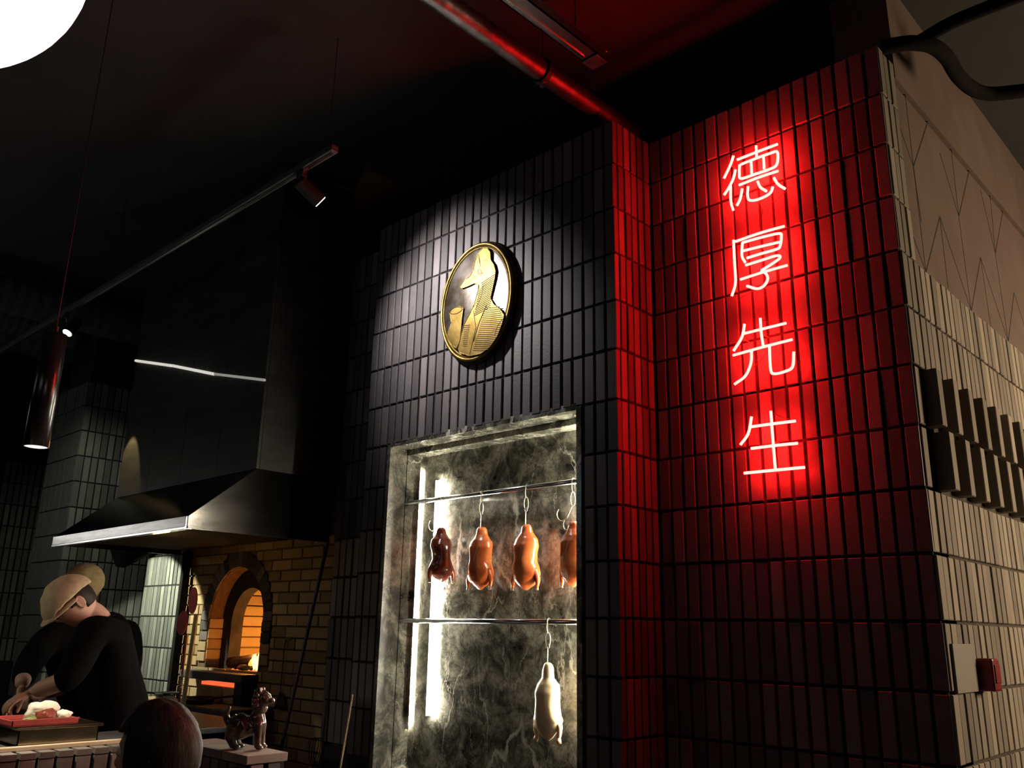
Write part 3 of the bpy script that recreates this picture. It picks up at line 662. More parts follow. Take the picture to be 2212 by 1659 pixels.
MB().tube([fr_(u, v, -.001) for u, v in ell(.925)], .0035, 6, closed=True).build('inner_ring', 'gold', md, True)
MB().tube([fr_(u, v, .020) for u, v in ell(1.0)], .017, 8, closed=True).build('edge', 'groove_gold', md, True)
# the figure, in the disc's own coordinates
def Q(u, v):
    p = at(900+u*.1989, 490+v*.1989, 1, C0.y); return (p.x-C0.x, p.z-C0.z)
fig = [(700,285),(740,242),(790,240),(822,285),(826,368),(862,420),(880,490),(870,570),(845,690),(822,780),(860,850),(930,905),(972,965),(950,1060),(900,1190),(820,1310),(720,1385),(600,1410),(490,1375),(470,1330),(500,1200),(540,1060),(600,950),(632,880),(662,800),(688,700),(693,642),(650,622),(580,655),(512,678),(494,660),(530,600),(600,545),(640,470),(652,400),(668,345)]
pipe = [(378,945),(390,1000),(402,1050),(360,1150),(348,1205),(400,1290),(455,1330),(490,1250),(505,1100),(515,990),(530,890),(490,872),(430,885)]
def relief(poly, name, m, d): 
    return MB().prism([Q(*p) for p in poly], -d-.009, .0, fr_).build(name, m, md)
relief(fig, 'goose_relief', 'gold', .006); relief(pipe, 'pipe_relief', 'gold', .008)
def ridge(pts, r=.0016, m='gold', d=-.016, name='ridge'):
    q = [Q(*p) for p in pts]; return MB().tube(smooth_curve([fr_(u, v, d) for u, v in q], 3), r, 5)
acc = MB()
def addr(pts, r=.0016, d=-.0072):
    q = smooth_curve([fr_(*Q(*p), d) for p in pts], 3); acc.tube(q, r, 5)
# outline
for poly in (fig, pipe): acc.tube([fr_(*Q(*p), -.0155) for p in poly], .0022, 5, closed=True)
acc.build('outline', 'gold', md, True)
dk_ = MB()
def ln(a, b, c=None, r=.0024, d=-.0150):
    pts = [a, b] if c is None else [a, c, b]
    q = [fr_(*Q(*p), d) for p in pts]; q = smooth_curve(q, 3) if c else q
    dk_.tube(q, r, 4)
for i in range(17):   # neck hatching
    y = 560+i*22; xl = 725-(i*5.0 if i > 2 else 0); xr = 868-(i*3); ln((xl, y+62), (xr, y-32))
for i in range(22):   # coat hatching
    y = 880+i*22; xl = 762-i*6.0; xr = min(960-abs(i-6)*6, 960); xr = xr if i < 14 else 900-(i-14)*14; ln((xl, y+6), (xr, y-4), ((xl+xr)/2, y+10))
for i in range(12): ln((535-i*3+i*2, 1080+i*20), (600-i*3, 1075+i*21))
for i in range(6): ln((395, 985+i*13), (512, 975+i*13), (450, 995+i*13))
for i in range(7): ln((395+i*12, 1120+i*24), (490, 1040+i*30))
for i in range(8): ln((690+i*3, 290+i*12), (700+i*2, 380+i*10), r=.0009)
for i in range(9): ln((565+i*14, 640-i*11), (585+i*14, 600-i*12), r=.001)
ln((632,885),(540,1065),r=.002); ln((700,640),(640,880),(690,780),r=.0018); ln((745,640),(655,910),(720,770),r=.0018); ln((785,850),(640,1250),(700,1050),r=.0028); ln((640,910),(665,1100),(650,1000),r=.002); ln((665,1100),(600,1390),r=.0022)
ln((500,1200),(520,1080),r=.002); ln((950,1010),(870,1190),(900,1090),r=.0018); ln((660,400),(790,370),r=.0012)
# eye spiral
sp = [(708+28*math.cos(a)*(1-a/16), 500+40*math.sin(a)*(1-a/16)) for a in [i*.45 for i in range(24)]]
dk_.tube([fr_(*Q(*p), -.0156) for p in sp], .0014, 4)
bo = [(452+66*math.cos(a), 918+34*math.sin(a)-math.cos(a)*18) for a in [2*PI*i/20 for i in range(20)]]
dk_.tube([fr_(*Q(*p), -.0178) for p in bo], .0018, 4, closed=True)
o = dk_.build('engraved_line', 'groove_gold', md); o['kind'] = 'stuff'

# ------------------------------------------------------------------ neon sign
YN = YS-.062
def Ac(u, v): return at(1500+u*.2412, 280+v*.2412, 1, YN)
def Bc(u, v): return at(1500+u*.2532, 660+v*.2532, 1, YN)
chars = [
 (Ac, '\u5fb7', 'first neon character, topmost and most intricate, many strokes', [[(350,235),(325,310),(265,437)], [(367,360),(348,440),(305,525),(265,587)], [(325,505),(326,640),(348,722)], [(383,270),(560,200),(745,130)], [(553,145),(557,240)],
   [(405,315),(403,390),(418,438),(540,400),(690,348),(738,310),(748,230),(735,196),(690,208),(550,258),(415,312)], [(508,285),(513,392)], [(618,245),(625,350)], [(400,497),(570,430),(750,370)],
   [(428,530),(410,620),(380,682)], [(480,510),(476,590),(495,632),(560,628),(640,595),(685,560),(702,512)], [(565,462),(590,515),(645,552)], [(712,432),(750,490),(812,530)]]),
 (Ac, '\u539a', 'second neon character with a long left stroke and stacked bars', [[(368,1002),(590,925),(805,865)], [(350,990),(360,1200),(368,1370),(335,1490)],
   [(430,1012),(600,965),(760,930),(778,965),(768,1040),(738,1070),(600,1110),(470,1150)], [(430,1012),(426,1130),(455,1190)], [(440,1085),(600,1045),(770,1005)], [(458,1215),(600,1170),(740,1128),(765,1150),(690,1205),(600,1262)],
   [(600,1262),(645,1295),(655,1345),(620,1400),(560,1425),(470,1400)], [(412,1342),(620,1275),(832,1215)]]),
 (Bc, '\u5148', 'third neon character with a curved foot hooking up', [[(428,158),(405,270),(333,388)], [(420,240),(600,195),(782,150)], [(562,108),(570,230),(588,348)], [(330,425),(580,355),(835,290)],
   [(487,388),(482,490),(435,600),(342,672)], [(640,345),(650,540),(680,582),(780,560),(838,520),(848,395)]]),
 (Bc, '\u751f', 'fourth and lowest neon character ending in a long flat bar', [[(488,948),(460,1090),(393,1188)], [(480,1035),(660,1010),(862,985)], [(652,900),(670,1150),(690,1388)], [(485,1220),(680,1195),(880,1175)], [(425,1430),(680,1405),(940,1380)]]),
]
for fn, ch_, lb, strokes in chars:
    P0 = fn(*strokes[0][0]); t = thing('neon_character', lb+' on the dark brick wall', 'neon sign', P0, 'red neon characters')
    for s in strokes:
        p = [fn(*q) for q in s]
        c = smooth_curve(p, 5) if len(p) > 2 else p
        n = len(c)
        MB().tube(c, .0064, 8).build('stroke', 'neon', t, True)
    for s in strokes[::2]:
        p = fn(*s[len(s)//2]); MB().tube([p+Vector((0,.004,-.004)), Vector((p.x, YS, p.z-.006))], .003, 6).build('standoff', 'standoff', t)
for k_, (a, b) in enumerate((((1590,648),(1672,600)), ((1650,448),(1700,412)), ((1648,450),(1640,490)), ((1625,795),(1660,757)), ((1645,690),(1690,700)), ((1668,890),(1705,905)))):
    o = MB().tube(smooth_curve([at(*a, 1, YS-.02), at((a[0]+b[0])/2, (a[1]+b[1])/2+3, 1, YS-.015), at(*b, 1, YS-.02)], 4), .0018, 5).build('sign_cable', 'wire')
    tag(o, ['slanting thin cable under the second neon character', 'thin cable leaving the foot of the first neon character', 'short hanging cable below the first neon character', 'thin cable across the third neon character', 'fine cable at the top of the third neon character', 'fine cable at the top of the fourth neon character'][k_], 'cable', 'thin cables behind the neon')

# ------------------------------------------------------------------ ceiling services
def duct_thing():
    t = thing('spiral_duct', 'red-lit spiral metal duct running under the dark ceiling', 'duct', (-2.44, 2.5, 4.05))
    n = 160; y0, y1 = .6, 3.7; pts = [(-2.44, y0+(y1-y0)*i/n, 4.06) for i in range(n+1)]
    rs = [.052+(.0018 if i % 5 == 0 else 0) for i in range(n+1)]
    MB().tube(pts, rs, 22).build('pipe', 'duct', t, True)
    y = 2.72
    ring = [(-2.44+.060*math.cos(a), y, 4.06+.060*math.sin(a)) for a in [2*PI*i/24 for i in range(24)]]
    c = MB(); 
    for dy in (-.012, -.004, .004, .012): c.tube([(p[0], p[1]+dy, p[2]) for p in ring], .005, 6, closed=True)
    c.build('clamp', 'duct', t, True)
    MB().tube([(-2.44, y, 4.12), (-2.44, y, 4.52)], .004, 6).build('hanger_rod', 'black_metal', t)
    MB().box((-2.452, y-.01, 3.975), (-2.428, y+.01, 4.0)).build('clamp_screw', 'chrome', t)
duct_thing()
tr = thing('linear_track', 'suspended slim metal light channel reflecting red, by the ceiling', 'light track', (-2.15, 2.3, 4.02))
MB().box((-2.195, .4, 4.0), (-2.105, 2.79, 4.006)).box((-2.195, .4, 4.0), (-2.189, 2.79, 4.05)).box((-2.111, .4, 4.0), (-2.105, 2.79, 4.05)).build('channel', 'black_metal', tr)
MB().box((-2.176, .4, 3.994), (-2.162, 2.70, 4.0)).build('reflector', 'chrome', tr)
MB().box((-2.195, 2.72, 3.990), (-2.105, 2.80, 4.002), .002).build('end_cap', 'duct', tr)
MB().tube([(-2.108, .4, 4.052), (-2.108, 2.80, 4.052)], .0022, 5).build('edge_wire', 'chrome', tr)
for y in (1.0, 2.62): MB().tube([(-2.15, y, 4.0), (-2.15, y, 4.52)], .0035, 6).build('hanger', 'black_metal', tr)
# long track with two spotlights
YT, ZT = 2.225, 3.80
tk = thing('ceiling_track', 'long dark ceiling track slanting over the open kitchen', 'light track', (-6, YT, ZT))
MB().box((-11, YT-.022, ZT), (-3.44, YT+.022, ZT+.035), .003).build('rail', 'duct_dark', tk)
MB().box((-11, YT-.007, ZT-.006), (-3.46, YT+.007, ZT+.001)).build('conductor_strip', 'steel', tk)
for x in (-3.5, -6.2, -8.9): MB().tube([(x, YT, ZT+.03), (x, YT, 4.52)], .0025, 5).build('hanger', 'black_metal', tk)
def spot(x, d, lens_px, label, r=.042, ln_=.15):
    t = thing('track_spotlight', label, 'spotlight', (x, YT, ZT), 'spotlights on the kitchen track')
    d = Vector(d).normalized(); c = Vector((x, YT+.06, ZT-.10))
    MB().box((x-.03, YT-.016, ZT-.045), (x+.03, YT+.016, ZT-.001), .003).build('adapter', 'black_metal', t)
    MB().tube([(x, YT, ZT-.04), (x, YT+.012, ZT-.075), c], .007, 6).build('bracket', 'black_metal', t)
    a, b = c-d*ln_*.5, c+d*ln_*.5
    MB().tube([a, a+d*.004, b-d*.002, b], [r*.92, r, r, r*.98], 24, caps=True).build('housing', 'black_metal', t, False)
    MB().tube([b+d*.0005, b+d*.0035], [r*.86, r*.84], 24).build('lens', 'lens', t)
    return t
spot(-3.74, (.15, .78, -.52), None, 'black cylinder spotlight aimed at the medallion wall')
spot(-7.08, (.15, -.45, -.8), None, 'small far spotlight behind the hanging pendant')
# pendant lamp
def pendant():
    c0 = at(125, 722, 0, -3.72); c1 = at(72, 965, 0, -3.72); x, y = -3.72, (c0.y+c1.y)/2
    t = thing('pendant_lamp', 'slim black cylinder pendant with a glossy red streak', 'lamp', (x, y, c1.z))
    r = .047
    MB().lathe([(0, c0.z), (r*.8, c0.z), (r, c0.z-.004), (r, c1.z), (r*.92, c1.z), (r*.92, c1.z+.012), (0, c1.z+.012)], (x, y, 0), 40).build('tube', 'pend', t, True)
    MB().lathe([(0, c1.z+.002), (r*.9, c1.z+.002), (r*.9, c1.z+.006), (0, c1.z+.006)], (x, y, 0), 32).build('lens', 'pend_lens', t)
    MB().tube([(x, y, c0.z), (x, y, 4.52)], .0028, 6).build('cable', 'wire', t)
    MB().lathe([(0, c0.z), (.012, c0.z), (.010, c0.z+.03), (0, c0.z+.03)], (x, y, 0), 12).build('cap', 'black_metal', t)
M['pend'] = mat('gloss_black_lacquer', (.012,.010,.010), .24, 0, spec=1.0)
M['pend_lens'] = mat('pendant_lens', (.9,.9,.85), .3, emit=(1, .97, .93), es=1.0)
pendant()
# big white globe
gc = Vector((-1.322, .16, 2.395)); gl_ = thing('globe_lamp', 'large glowing white globe lamp in the upper corner', 'lamp', gc)
MB().lathe([(.2*math.sin(PI*i/32), -.2*math.cos(PI*i/32)) for i in range(33)], gc, 48).build('globe', 'globe', gl_, True)
MB().tube([gc+Vector((0,0,.2)), (gc.x, gc.y, 4.52)], .004, 6).build('cable', 'wire', gl_)
MB().lathe([(.0,.195), (.035,.195), (.03,.235), (0,.24)], gc, 20).build('cap', 'black_metal', gl_)
# corrugated ducts at the far left
for i, (x, z) in enumerate(((-8.42, 4.28), (-9.02, 4.27), (-9.6, 4.27))):
    n = 90; pts = [(x, -.5+(3.45 if i == 1 else 5.0)*j/n, z) for j in range(n+1)]; rs = [.17+.006*(j % 2) for j in range(n+1)]
    o = MB().tube(pts, rs, 20).build('corrugated_duct', 'duct_dark')
    tag(o, ['corrugated ceiling duct, innermost of the three beside the hood casing', 'corrugated ceiling duct, middle one of the three', 'corrugated ceiling duct, outermost towards the dark wall'][i], 'duct', 'corrugated ceiling ducts')
# pipes at the upper right corner
zp = 3.99
pp = [at(*p, 2, zp) for p in ((1903,103),(1940,96),(1975,93),(2015,100),(2045,124),(2068,162),(2098,190),(2130,202),(2170,201),(2260,190))]
o = MB().tube(smooth_curve(pp, 5), .034, 14).build('bent_conduit', 'black_paint', None, True); tag(o, 'thick black pipe snaking over the brick corner', 'pipe')
pp = [at(*p, 2, zp+.09) for p in ((1985,90),(2050,52),(2120,22),(2250,-28))]
o = MB().tube(smooth_curve(pp, 4), .03, 12).build('straight_conduit', 'black_paint', None, True); tag(o, 'straighter black pipe branching off towards the top edge', 'pipe')
# cover plate and alarm box
cv = MB().box((XR-.01, 3.49, 1.232), (XR+.012, 3.735, 1.405), .002).build('cover_plate', 'plate'); tag(cv, 'grey flat cover plate on the pale bricks near the corner', 'plate')
al = thing('alarm_box', 'small dark red box mounted beside the grey cover plate', 'alarm', (XR, 3.82, 1.3))
MB().box((XR, 3.765, 1.232), (XR+.062, 3.845, 1.352), .008).build('case', 'red_box', al)
MB().box((XR+.060, 3.775, 1.262), (XR+.066, 3.835, 1.33), .002).build('front_plate', 'red_box', al)
MB().box((XR+.03, 3.846, 1.265), (XR+.055, 3.849, 1.285)).build('sticker', 'cream', al)

# ------------------------------------------------------------------ counter
XK = -3.70
ct = thing('bar_counter', 'brick-faced bar counter with a pale top edge at the lower left', 'counter', (XK-.3, 1.0, 0))
MB().box((XK-.40, -.4, 0), (XK-DJ, 1.93, .93)).build('core', 'mortar', ct)
n = 34
for i in range(n):
    y = 1.93-(i+.5)*.0675
    for k_ in (2, 3):
        if k_ == 2 and i % 1: continue
        brick(ct, brick_mesh(.055, .03, .235 if k_ == 2 else .175, 'brick_pale'), (XK+random.uniform(-.002, .002), y, (.62 if k_ == 2 else .835)), PI/2)
    MB().box((XK-.07, y-.0275, .926), (XK+.003, y+.0275, .950), .002).build('cap_brick', 'brick_pale', ct)
MB().box((XK-.41, -.4, .93), (XK-.075, 1.93, .962), .002).build('worktop', 'slate', ct)
MB().box((XK-.095, -.4, .951), (XK-.060, 1.93, .966), .002).build('edge_strip', 'brass' if 'brass' in M else 'cream', ct)
# low divider wall turning right from the counter
dv = thing('brick_divider', 'low brick divider wall with a flat top, statue standing on it', 'divider', (-3.4, 1.95, 0))
MB().box((-3.70, 1.87+DJ, 0), (-3.14-DJ, 2.04, .915)).build('core', 'mortar', dv)
for i in range(8):
    x = -3.145-(i+.5)*.0675
    for z_, h_ in ((.62, .235), (.835, .16)): brick(dv, brick_mesh(.055, .03, h_, 'brick'), (x, 1.87, z_))
for y in (1.915, 1.99):
    for z_, h_ in ((.62, .235), (.835, .16)): brick(dv, brick_mesh(.055, .03, h_, 'brick'), (-3.14, y, z_), PI/2)
for i in range(3): MB().box((-3.135-.19*(i+1)+.006, 1.865, .918), (-3.135-.19*i, 2.045, .95), .003).build('cap_brick', 'brick_pale', dv)
# statue: a small lion-like guardian in glossy glaze
def blob(mb, c, r, sc=(1,1,1), sub=2):
    bm = bmesh.new(); bmesh.ops.create_icosphere(bm, subdivisions=sub, radius=1)
    mb.bm(bm, Matrix.Translation(c) @ Matrix.Diagonal((r*sc[0], r*sc[1], r*sc[2], 1)))
def bake(o):
    dg = bpy.context.evaluated_depsgraph_get(); dg.update(); me = bpy.data.meshes.new_from_object(o.evaluated_get(dg)); o.modifiers.clear(); o.data = me
    for p in me.polygons: p.use_smooth = True
def statue():
    B = Vector((-3.30, 1.955, .951)); ux = Vector((.72, .69, 0))*1.0     # facing towards +u
    W = lambda u, w_, z: B+Vector((.76, .65, 0))*u*.8+Vector((.65, -.76, 0))*w_+Vector((0, 0, z))
    t = thing('guardian_statue', 'glossy seated guardian beast figurine with ruffled mane on the divider', 'figurine', B)
    b = MB()
    blob(b, W(-.04,0,.085), .052, (1.15,.85,1)); blob(b, W(.0,0,.085), .045, (1.1,.8,.9)); blob(b, W(.045,0,.10), .043, (.9,.8,1.25))
    blob(b, W(.055,0,.155), .030); blob(b, W(.065,0,.19), .036, (1.1,.9,.95)); blob(b, W(.10,0,.183), .022, (1.1,.9,.7))
    for w_ in (-.024, .024):
        b.tube([W(.06,w_,.10), W(.065,w_,.05), W(.068,w_,.012)], [.020,.015,.014], 8); blob(b, W(.078,w_,.010), .015, (1.3,1,.65))
        b.tube([W(-.055,w_,.085), W(-.075,w_,.045), W(-.05,w_,.012)], [.034,.022,.015], 8); blob(b, W(-.038,w_,.010), .016, (1.3,1,.65))
        blob(b, W(.05,w_,.222), .010, (1,1,1.4))
    b.tube(smooth_curve([W(-.085,0,.08), W(-.115,0,.12), W(-.10,0,.16)], 4), [.014,.014,.014,.014,.014,.012,.010,.008,.005], 8)
    o = b.build('body', 'glassred', t, True); rm_ = o.modifiers.new('r', 'REMESH'); rm_.mode = 'VOXEL'; rm_.voxel_size = .0035; rm_.use_smooth_shade = True; bake(o)
    mn = MB()
    for i in range(26):
        a = 2*PI*i/13; rr = .034+.006*(i % 2); blob(mn, W(.048-.012*(i//13), rr*math.cos(a), .185+rr*math.sin(a)), .011, sub=1)
    mn = mn.build('mane', 'glassred', t, True); mn['kind'] = 'stuff'
statue()
# food and pans on the counter
def tray_at(x0, x1, y0, y1, z0, z1, wall, name, m, parent):
    mb = MB().box((x0, y0, z0), (x1, y1, z0+wall))
    mb.box((x0, y0, z0), (x0+wall, y1, z1)).box((x1-wall, y0, z0), (x1, y1, z1)).box((x0, y0, z0), (x1, y0+wall, z1)).box((x0, y1-wall, z0), (x1, y1, z1))
    return mb.build(name, m, parent)
hp = thing('food_pan', 'deep rectangular steel food pan on the counter', 'pan', (-3.92, 1.43, .963))
M['pan_steel'] = noisy(mat('warm_steel', (.5,.42,.3), .25, 1), [(.3,(.34,.28,.19)),(.7,(.5,.43,.3))], 8, bs=.08)
tray_at(-4.02, -3.80, 1.275, 1.575, .963, 1.025, .004, 'basin', 'pan_steel', hp)
rim = [(-4.03,1.265,1.026),(-3.79,1.265,1.026),(-3.79,1.585,1.026),(-4.03,1.585,1.026)]
MB().tube(rim, .006, 6, closed=True).build('rim', 'pan_steel', hp)
rt = thing('red_glare_tray', 'flat tray with a painted red glare on its rim, lying across the steel food pan', 'tray', (-3.92, 1.36, 1.034))
MB().box((-4.05, 1.245, 1.034), (-3.80, 1.495, 1.040), .002).build('base', 'pan_steel', rt)
for a, b in (((-3.806,1.245,1.034),(-3.800,1.495,1.058)), ((-4.05,1.245,1.034),(-4.044,1.495,1.055)), ((-4.05,1.245,1.034),(-3.80,1.251,1.055)), ((-4.05,1.489,1.034),(-3.80,1.495,1.055))): MB().box(a, b, .001).build('rim', 'red_paint_and_glare', rt)  # red glare of the neon put into the rim's colour
def lump(name, c, r, sc, m, label, cat, sub=3, amp=.25, seed=0):
    bm = bmesh.new(); bmesh.ops.create_icosphere(bm, subdivisions=sub, radius=1)
    for v in bm.verts: v.co *= 1+amp*noise.noise(v.co*1.8+Vector((seed,0,0)))+amp*.4*noise.noise(v.co*5+Vector((seed,3,0)))
    o = MB().bm(bm, Matrix.Translation(c) @ Matrix.Diagonal((r*sc[0], r*sc[1], r*sc[2], 1))).build(name, m, None, True); return tag(o, label, cat)
lump('paper_napkin', (-3.96, 1.405, 1.075), .05, (1,1.15,.7), 'napkin', 'crumpled white paper behind the meat on the tray', 'paper', amp=.45, seed=3)
lump('roast_meat', (-3.88, 1.395, 1.062), .034, (1,1.15,.75), 'meat', 'dark roast meat piece in the middle of the tray', 'meat', amp=.4, seed=5)
lump('bread_piece', (-3.89, 1.462, 1.060), .022, (1,1.4,.9), 'napkin', 'small pale piece at the end of the tray', 'bread', amp=.5, seed=8)
lump('lettuce_leaf', (-3.87, 1.335, 1.050), .018, (1,1.5,.6), 'leafgreen', 'small green leaf beside the roast meat', 'lettuce', amp=.5, seed=9)
bk = thing('black_pot', 'black pot with a glinting rim at the picture edge on the counter', 'pot', (-3.90, 1.165, .963))
MB().lathe([(0,0),(.05,0),(.055,.085),(.05,.085),(.046,.006),(0,.006)], (-3.90, 1.165, .963), 24).build('bowl', 'black_metal', bk, True)
MB().tube([(-3.90+.053*math.cos(a), 1.165+.053*math.sin(a), 1.05) for a in [2*PI*i/20 for i in range(20)]], .003, 6, closed=True).build('rim', 'chrome', bk)
# prep table behind with a jar and a whisk
pt_ = thing('prep_table', 'dark low prep table between the cooks and the oven', 'table', (-5.2, 2.5, 0))
MB().box((-5.9, 2.35, .86), (-4.6, 2.85, .89), .003).build('tabletop', 'black_metal', pt_)
for x, y in ((-5.85,2.4),(-4.65,2.4),(-5.85,2.8),(-4.65,2.8)): MB().box((x-.02,y-.02,0),(x+.02,y+.02,.86)).build('leg', 'black_metal', pt_)
J = at(362, 1538, 2, .892); J = Vector((J.x, J.y, .891))
jr = thing('glass_jar', 'squat glass jar standing in front of the oven shelf', 'jar', J)
MB().lathe([(0,0),(.045,0),(.048,.01),(.048,.075),(.038,.09),(.038,.10),(.035,.10),(.035,.088),(.044,.072),(.044,.012),(0,.006)], J, 24).build('glass', 'jar', jr, True)
MB().lathe([(0,.101),(.040,.101),(.040,.115),(0,.117)], J, 24).build('lid', 'black_metal', jr)
sp_ = thing('coiled_whisk', 'upright coil of wire standing behind the glass jar', 'tool', J+Vector((-.02,.07,0)))
B0 = J+Vector((-.02,.075,0)); co = [B0+Vector((.014*math.cos(t_*.6), .014*math.sin(t_*.6), .12+t_*.0011)) for t_ in range(90)]
MB().tube(co, .0022, 5).build('coil', 'hook', sp_); MB().tube([B0, B0+Vector((0,0,.12))], .006, 8).build('handle', 'black_metal', sp_)
pan((-6.55, 3.19, .889), .10, 'cast_iron_pot', 'black iron pan at the dark end of the stone shelf', (-.2, -1))

# ------------------------------------------------------------------ people
def skin_mesh(verts, edges, radii, root=0, sub=2, smooth_=True):
    me = bpy.data.meshes.new('tmp'); me.from_pydata([tuple(v) for v in verts], edges, []); o = bpy.data.objects.new('tmp', me); COL.objects.link(o)
    sk = o.modifiers.new('s', 'SKIN'); sk.use_smooth_shade = True
    for i, r in enumerate(radii):
        d = me.skin_vertices[0].data[i]; d.radius = r if isinstance(r, tuple) else (r, r); d.use_root = (i == root)
    ss = o.modifiers.new('u', 'SUBSURF'); ss.levels = sub; ss.render_levels = sub
    dg = bpy.context.evaluated_depsgraph_get(); dg.update(); ev = bpy.data.meshes.new_from_object(o.evaluated_get(dg))
    mb = MB().add([v.co[:] for v in ev.vertices], [tuple(p.vertices) for p in ev.polygons])
    bpy.data.objects.remove(o); return mb
def hand_mb(wrist, d, nrm, side, curl=.5, s=1.0):
    """palm and five fingers; d = direction of the hand, nrm = back of hand, side = towards the thumb"""
    d, nrm, side = Vector(d).normalized(), Vector(nrm).normalized(), Vector(side).normalized(); out = MB(); w0 = Vector(wrist)
    out_p = skin_mesh([w0, w0+d*.045*s, w0+d*.085*s], [(0,1),(1,2)], [(.022*s,.017*s),(.034*s,.015*s),(.036*s,.013*s)], sub=2); out.add(out_p.v, out_p.f)
    for k, (off, ln_) in enumerate(((.027,.066),(.009,.075),(-.009,.070),(-.026,.055))):
        b = w0+d*.078*s+side*off*s; a1, a2, a3 = curl*.5, curl*1.1, curl*1.6
        p = [b-d*.02*s, b]; q = b
        for a, f in ((a1,.42),(a2,.33),(a3,.25)): q = q+(d*math.cos(a)-nrm*math.sin(a))*ln_*f*s; p.append(q)
        f_ = skin_mesh(p, [(0,1),(1,2),(2,3),(3,4)], [.0095*s,.0095*s,.009*s,.0083*s,.0068*s], sub=1); out.add(f_.v, f_.f)
    b = w0+d*.022*s+side*.022*s; p = [b, b+(side*.7+d*.7)*.030*s, b+(side*.55+d*.85-nrm*.3)*.058*s, b+(side*.35+d*.95-nrm*.5)*.08*s]
    f_ = skin_mesh(p, [(0,1),(1,2),(2,3)], [.013*s,.012*s,.010*s,.008*s], sub=1); out.add(f_.v, f_.f)
    return out
def head_mtx(c, fwd, up):
    f = Vector(fwd).normalized(); u = Vector(up); u = (u-f*u.dot(f)).normalized(); r = f.cross(u)
    mm = Matrix((r, f, u)).transposed().to_4x4(); mm.translation = c; return mm
def head_mb(mm):
    """local: x right, y forward, z up; about .23 tall"""
    bm = bmesh.new(); bmesh.ops.create_uvsphere(bm, u_segments=48, v_segments=36, radius=1)
    for v in bm.verts:
        x, y, z = v.co
        w_ = .076*(1-.22*max(0, -z)**1.5); dpt = .098 if y < 0 else .090
        X_, Y_, Z_ = x*w_, y*dpt, z*.116
        if y > 0:
            g = lambda cx, cz, sx, sz: math.exp(-((X_-cx)/sx)**2-((Z_-cz)/sz)**2)
            Y_ += .022*g(0,-.018,.012,.018)+.010*g(0,.008,.009,.02)+.006*g(0,.032,.045,.009)+.007*g(0,-.058,.022,.007)-.004*g(0,-.050,.02,.004)+.011*g(0,-.092,.022,.016)
            for sx in (-1, 1): Y_ -= .010*g(sx*.031,.012,.014,.010); Y_ += .004*g(sx*.04,-.02,.018,.015)
        if z < -.4 and y < 0: Y_ *= 1-.35*(-z-.4)
        v.co = (X_, Y_, Z_)
    out = MB(); out.bm(bm, mm)
    for sx in (-1, 1):
        bm = bmesh.new(); bmesh.ops.create_icosphere(bm, subdivisions=3, radius=1)
        bmesh.ops.transform(bm, matrix=mm @ Matrix.Translation((sx*.077, -.006, -.002)) @ Matrix.Rotation(sx*.35, 4, 'Z') @ Matrix.Diagonal((.008, .018, .032, 1)), verts=bm.verts); out.bm(bm)
        ring = [mm @ Vector((sx*(.084), -.010+.017*math.cos(a), .002+.029*math.sin(a))) for a in [2*PI*i/16 for i in range(16)]]
        out.tube(ring, .0042, 6, closed=True)
    return out
def remesh(o, vs=.005, it=3):
    r = o.modifiers.new('r', 'REMESH'); r.mode = 'VOXEL'; r.voxel_size = vs; r.use_smooth_shade = True
    sm = o.modifiers.new('sm', 'SMOOTH'); sm.iterations = it; sm.factor = .5
def hair_mb(mm, low=-.02, frontz=.045, grow=.010, back=-.07):
    bm = bmesh.new(); bmesh.ops.create_uvsphere(bm, u_segments=48, v_segments=32, radius=1)
    kill = []
    for v in bm.verts:
        x, y, z = v.co; X_, Y_, Z_ = x*(.076+grow), y*(.098 if y < 0 else .092)+y*grow, z*(.116+grow)
        lim = frontz if Y_ > .045 else (low if Y_ > -.02 else back)
        if Z_ < lim: kill.append(v)
        nn = 1+.035*noise.noise(Vector((x*5, y*5, z*5)))
        v.co = (X_*nn, Y_*nn, Z_*nn)
    bmesh.ops.delete(bm, geom=kill, context='VERTS')
    return MB().bm(bm, mm)
def cap_mb(mm):
    """flat cap: soft crown pulled forward over a short stiff peak"""
    bm = bmesh.new(); bmesh.ops.create_uvsphere(bm, u_segments=48, v_segments=32, radius=1); kill = []
    for v in bm.verts:
        x, y, z = v.co; X_, Y_, Z_ = x*.101, y*.128+.012, z*.085+.055
        if z < -.12: kill.append(v)
        if y > 0: Z_ -= .045*y*y
        if y < -.5: Z_ -= .03*(-y-.5)
        nn = .0035*noise.noise(Vector((x*4, y*4, z*4)))
        v.co = (X_+nn, Y_+nn, Z_+nn)
    bmesh.ops.delete(bm, geom=kill, context='VERTS')
    crown = MB().bm(bm, mm)
    pk_ = MB(); n = 20; vs = []
    for i in range(n+1):
        a = PI*i/n; 
        for r1, r2, dz in ((.080,.100,.012), (.088,.165,-.018)): vs.append(mm @ Vector((r1*math.cos(a), r2*math.sin(a)**.8, .038+dz-.012*math.sin(a))))
    for i in range(n+1): vs += [vs[2*i]-mm.to_3x3() @ Vector((0,0,.006)), vs[2*i+1]-mm.to_3x3() @ Vector((0,0,.004))]
    # reorder into strips
    top = [(2*i, 2*i+1, 2*i+3, 2*i+2) for i in range(n)]; k = 2*(n+1); bot = [(k+2*i+2, k+2*i+3, k+2*i+1, k+2*i) for i in range(n)]
    edge = [(2*i+1, k+2*i+1, k+2*i+3, 2*i+3) for i in range(n)]+[(2*i, 2*i+2, k+2*i+2, k+2*i) for i in range(n)]
    pk_.add(vs, top+bot+edge)
    return crown, pk_

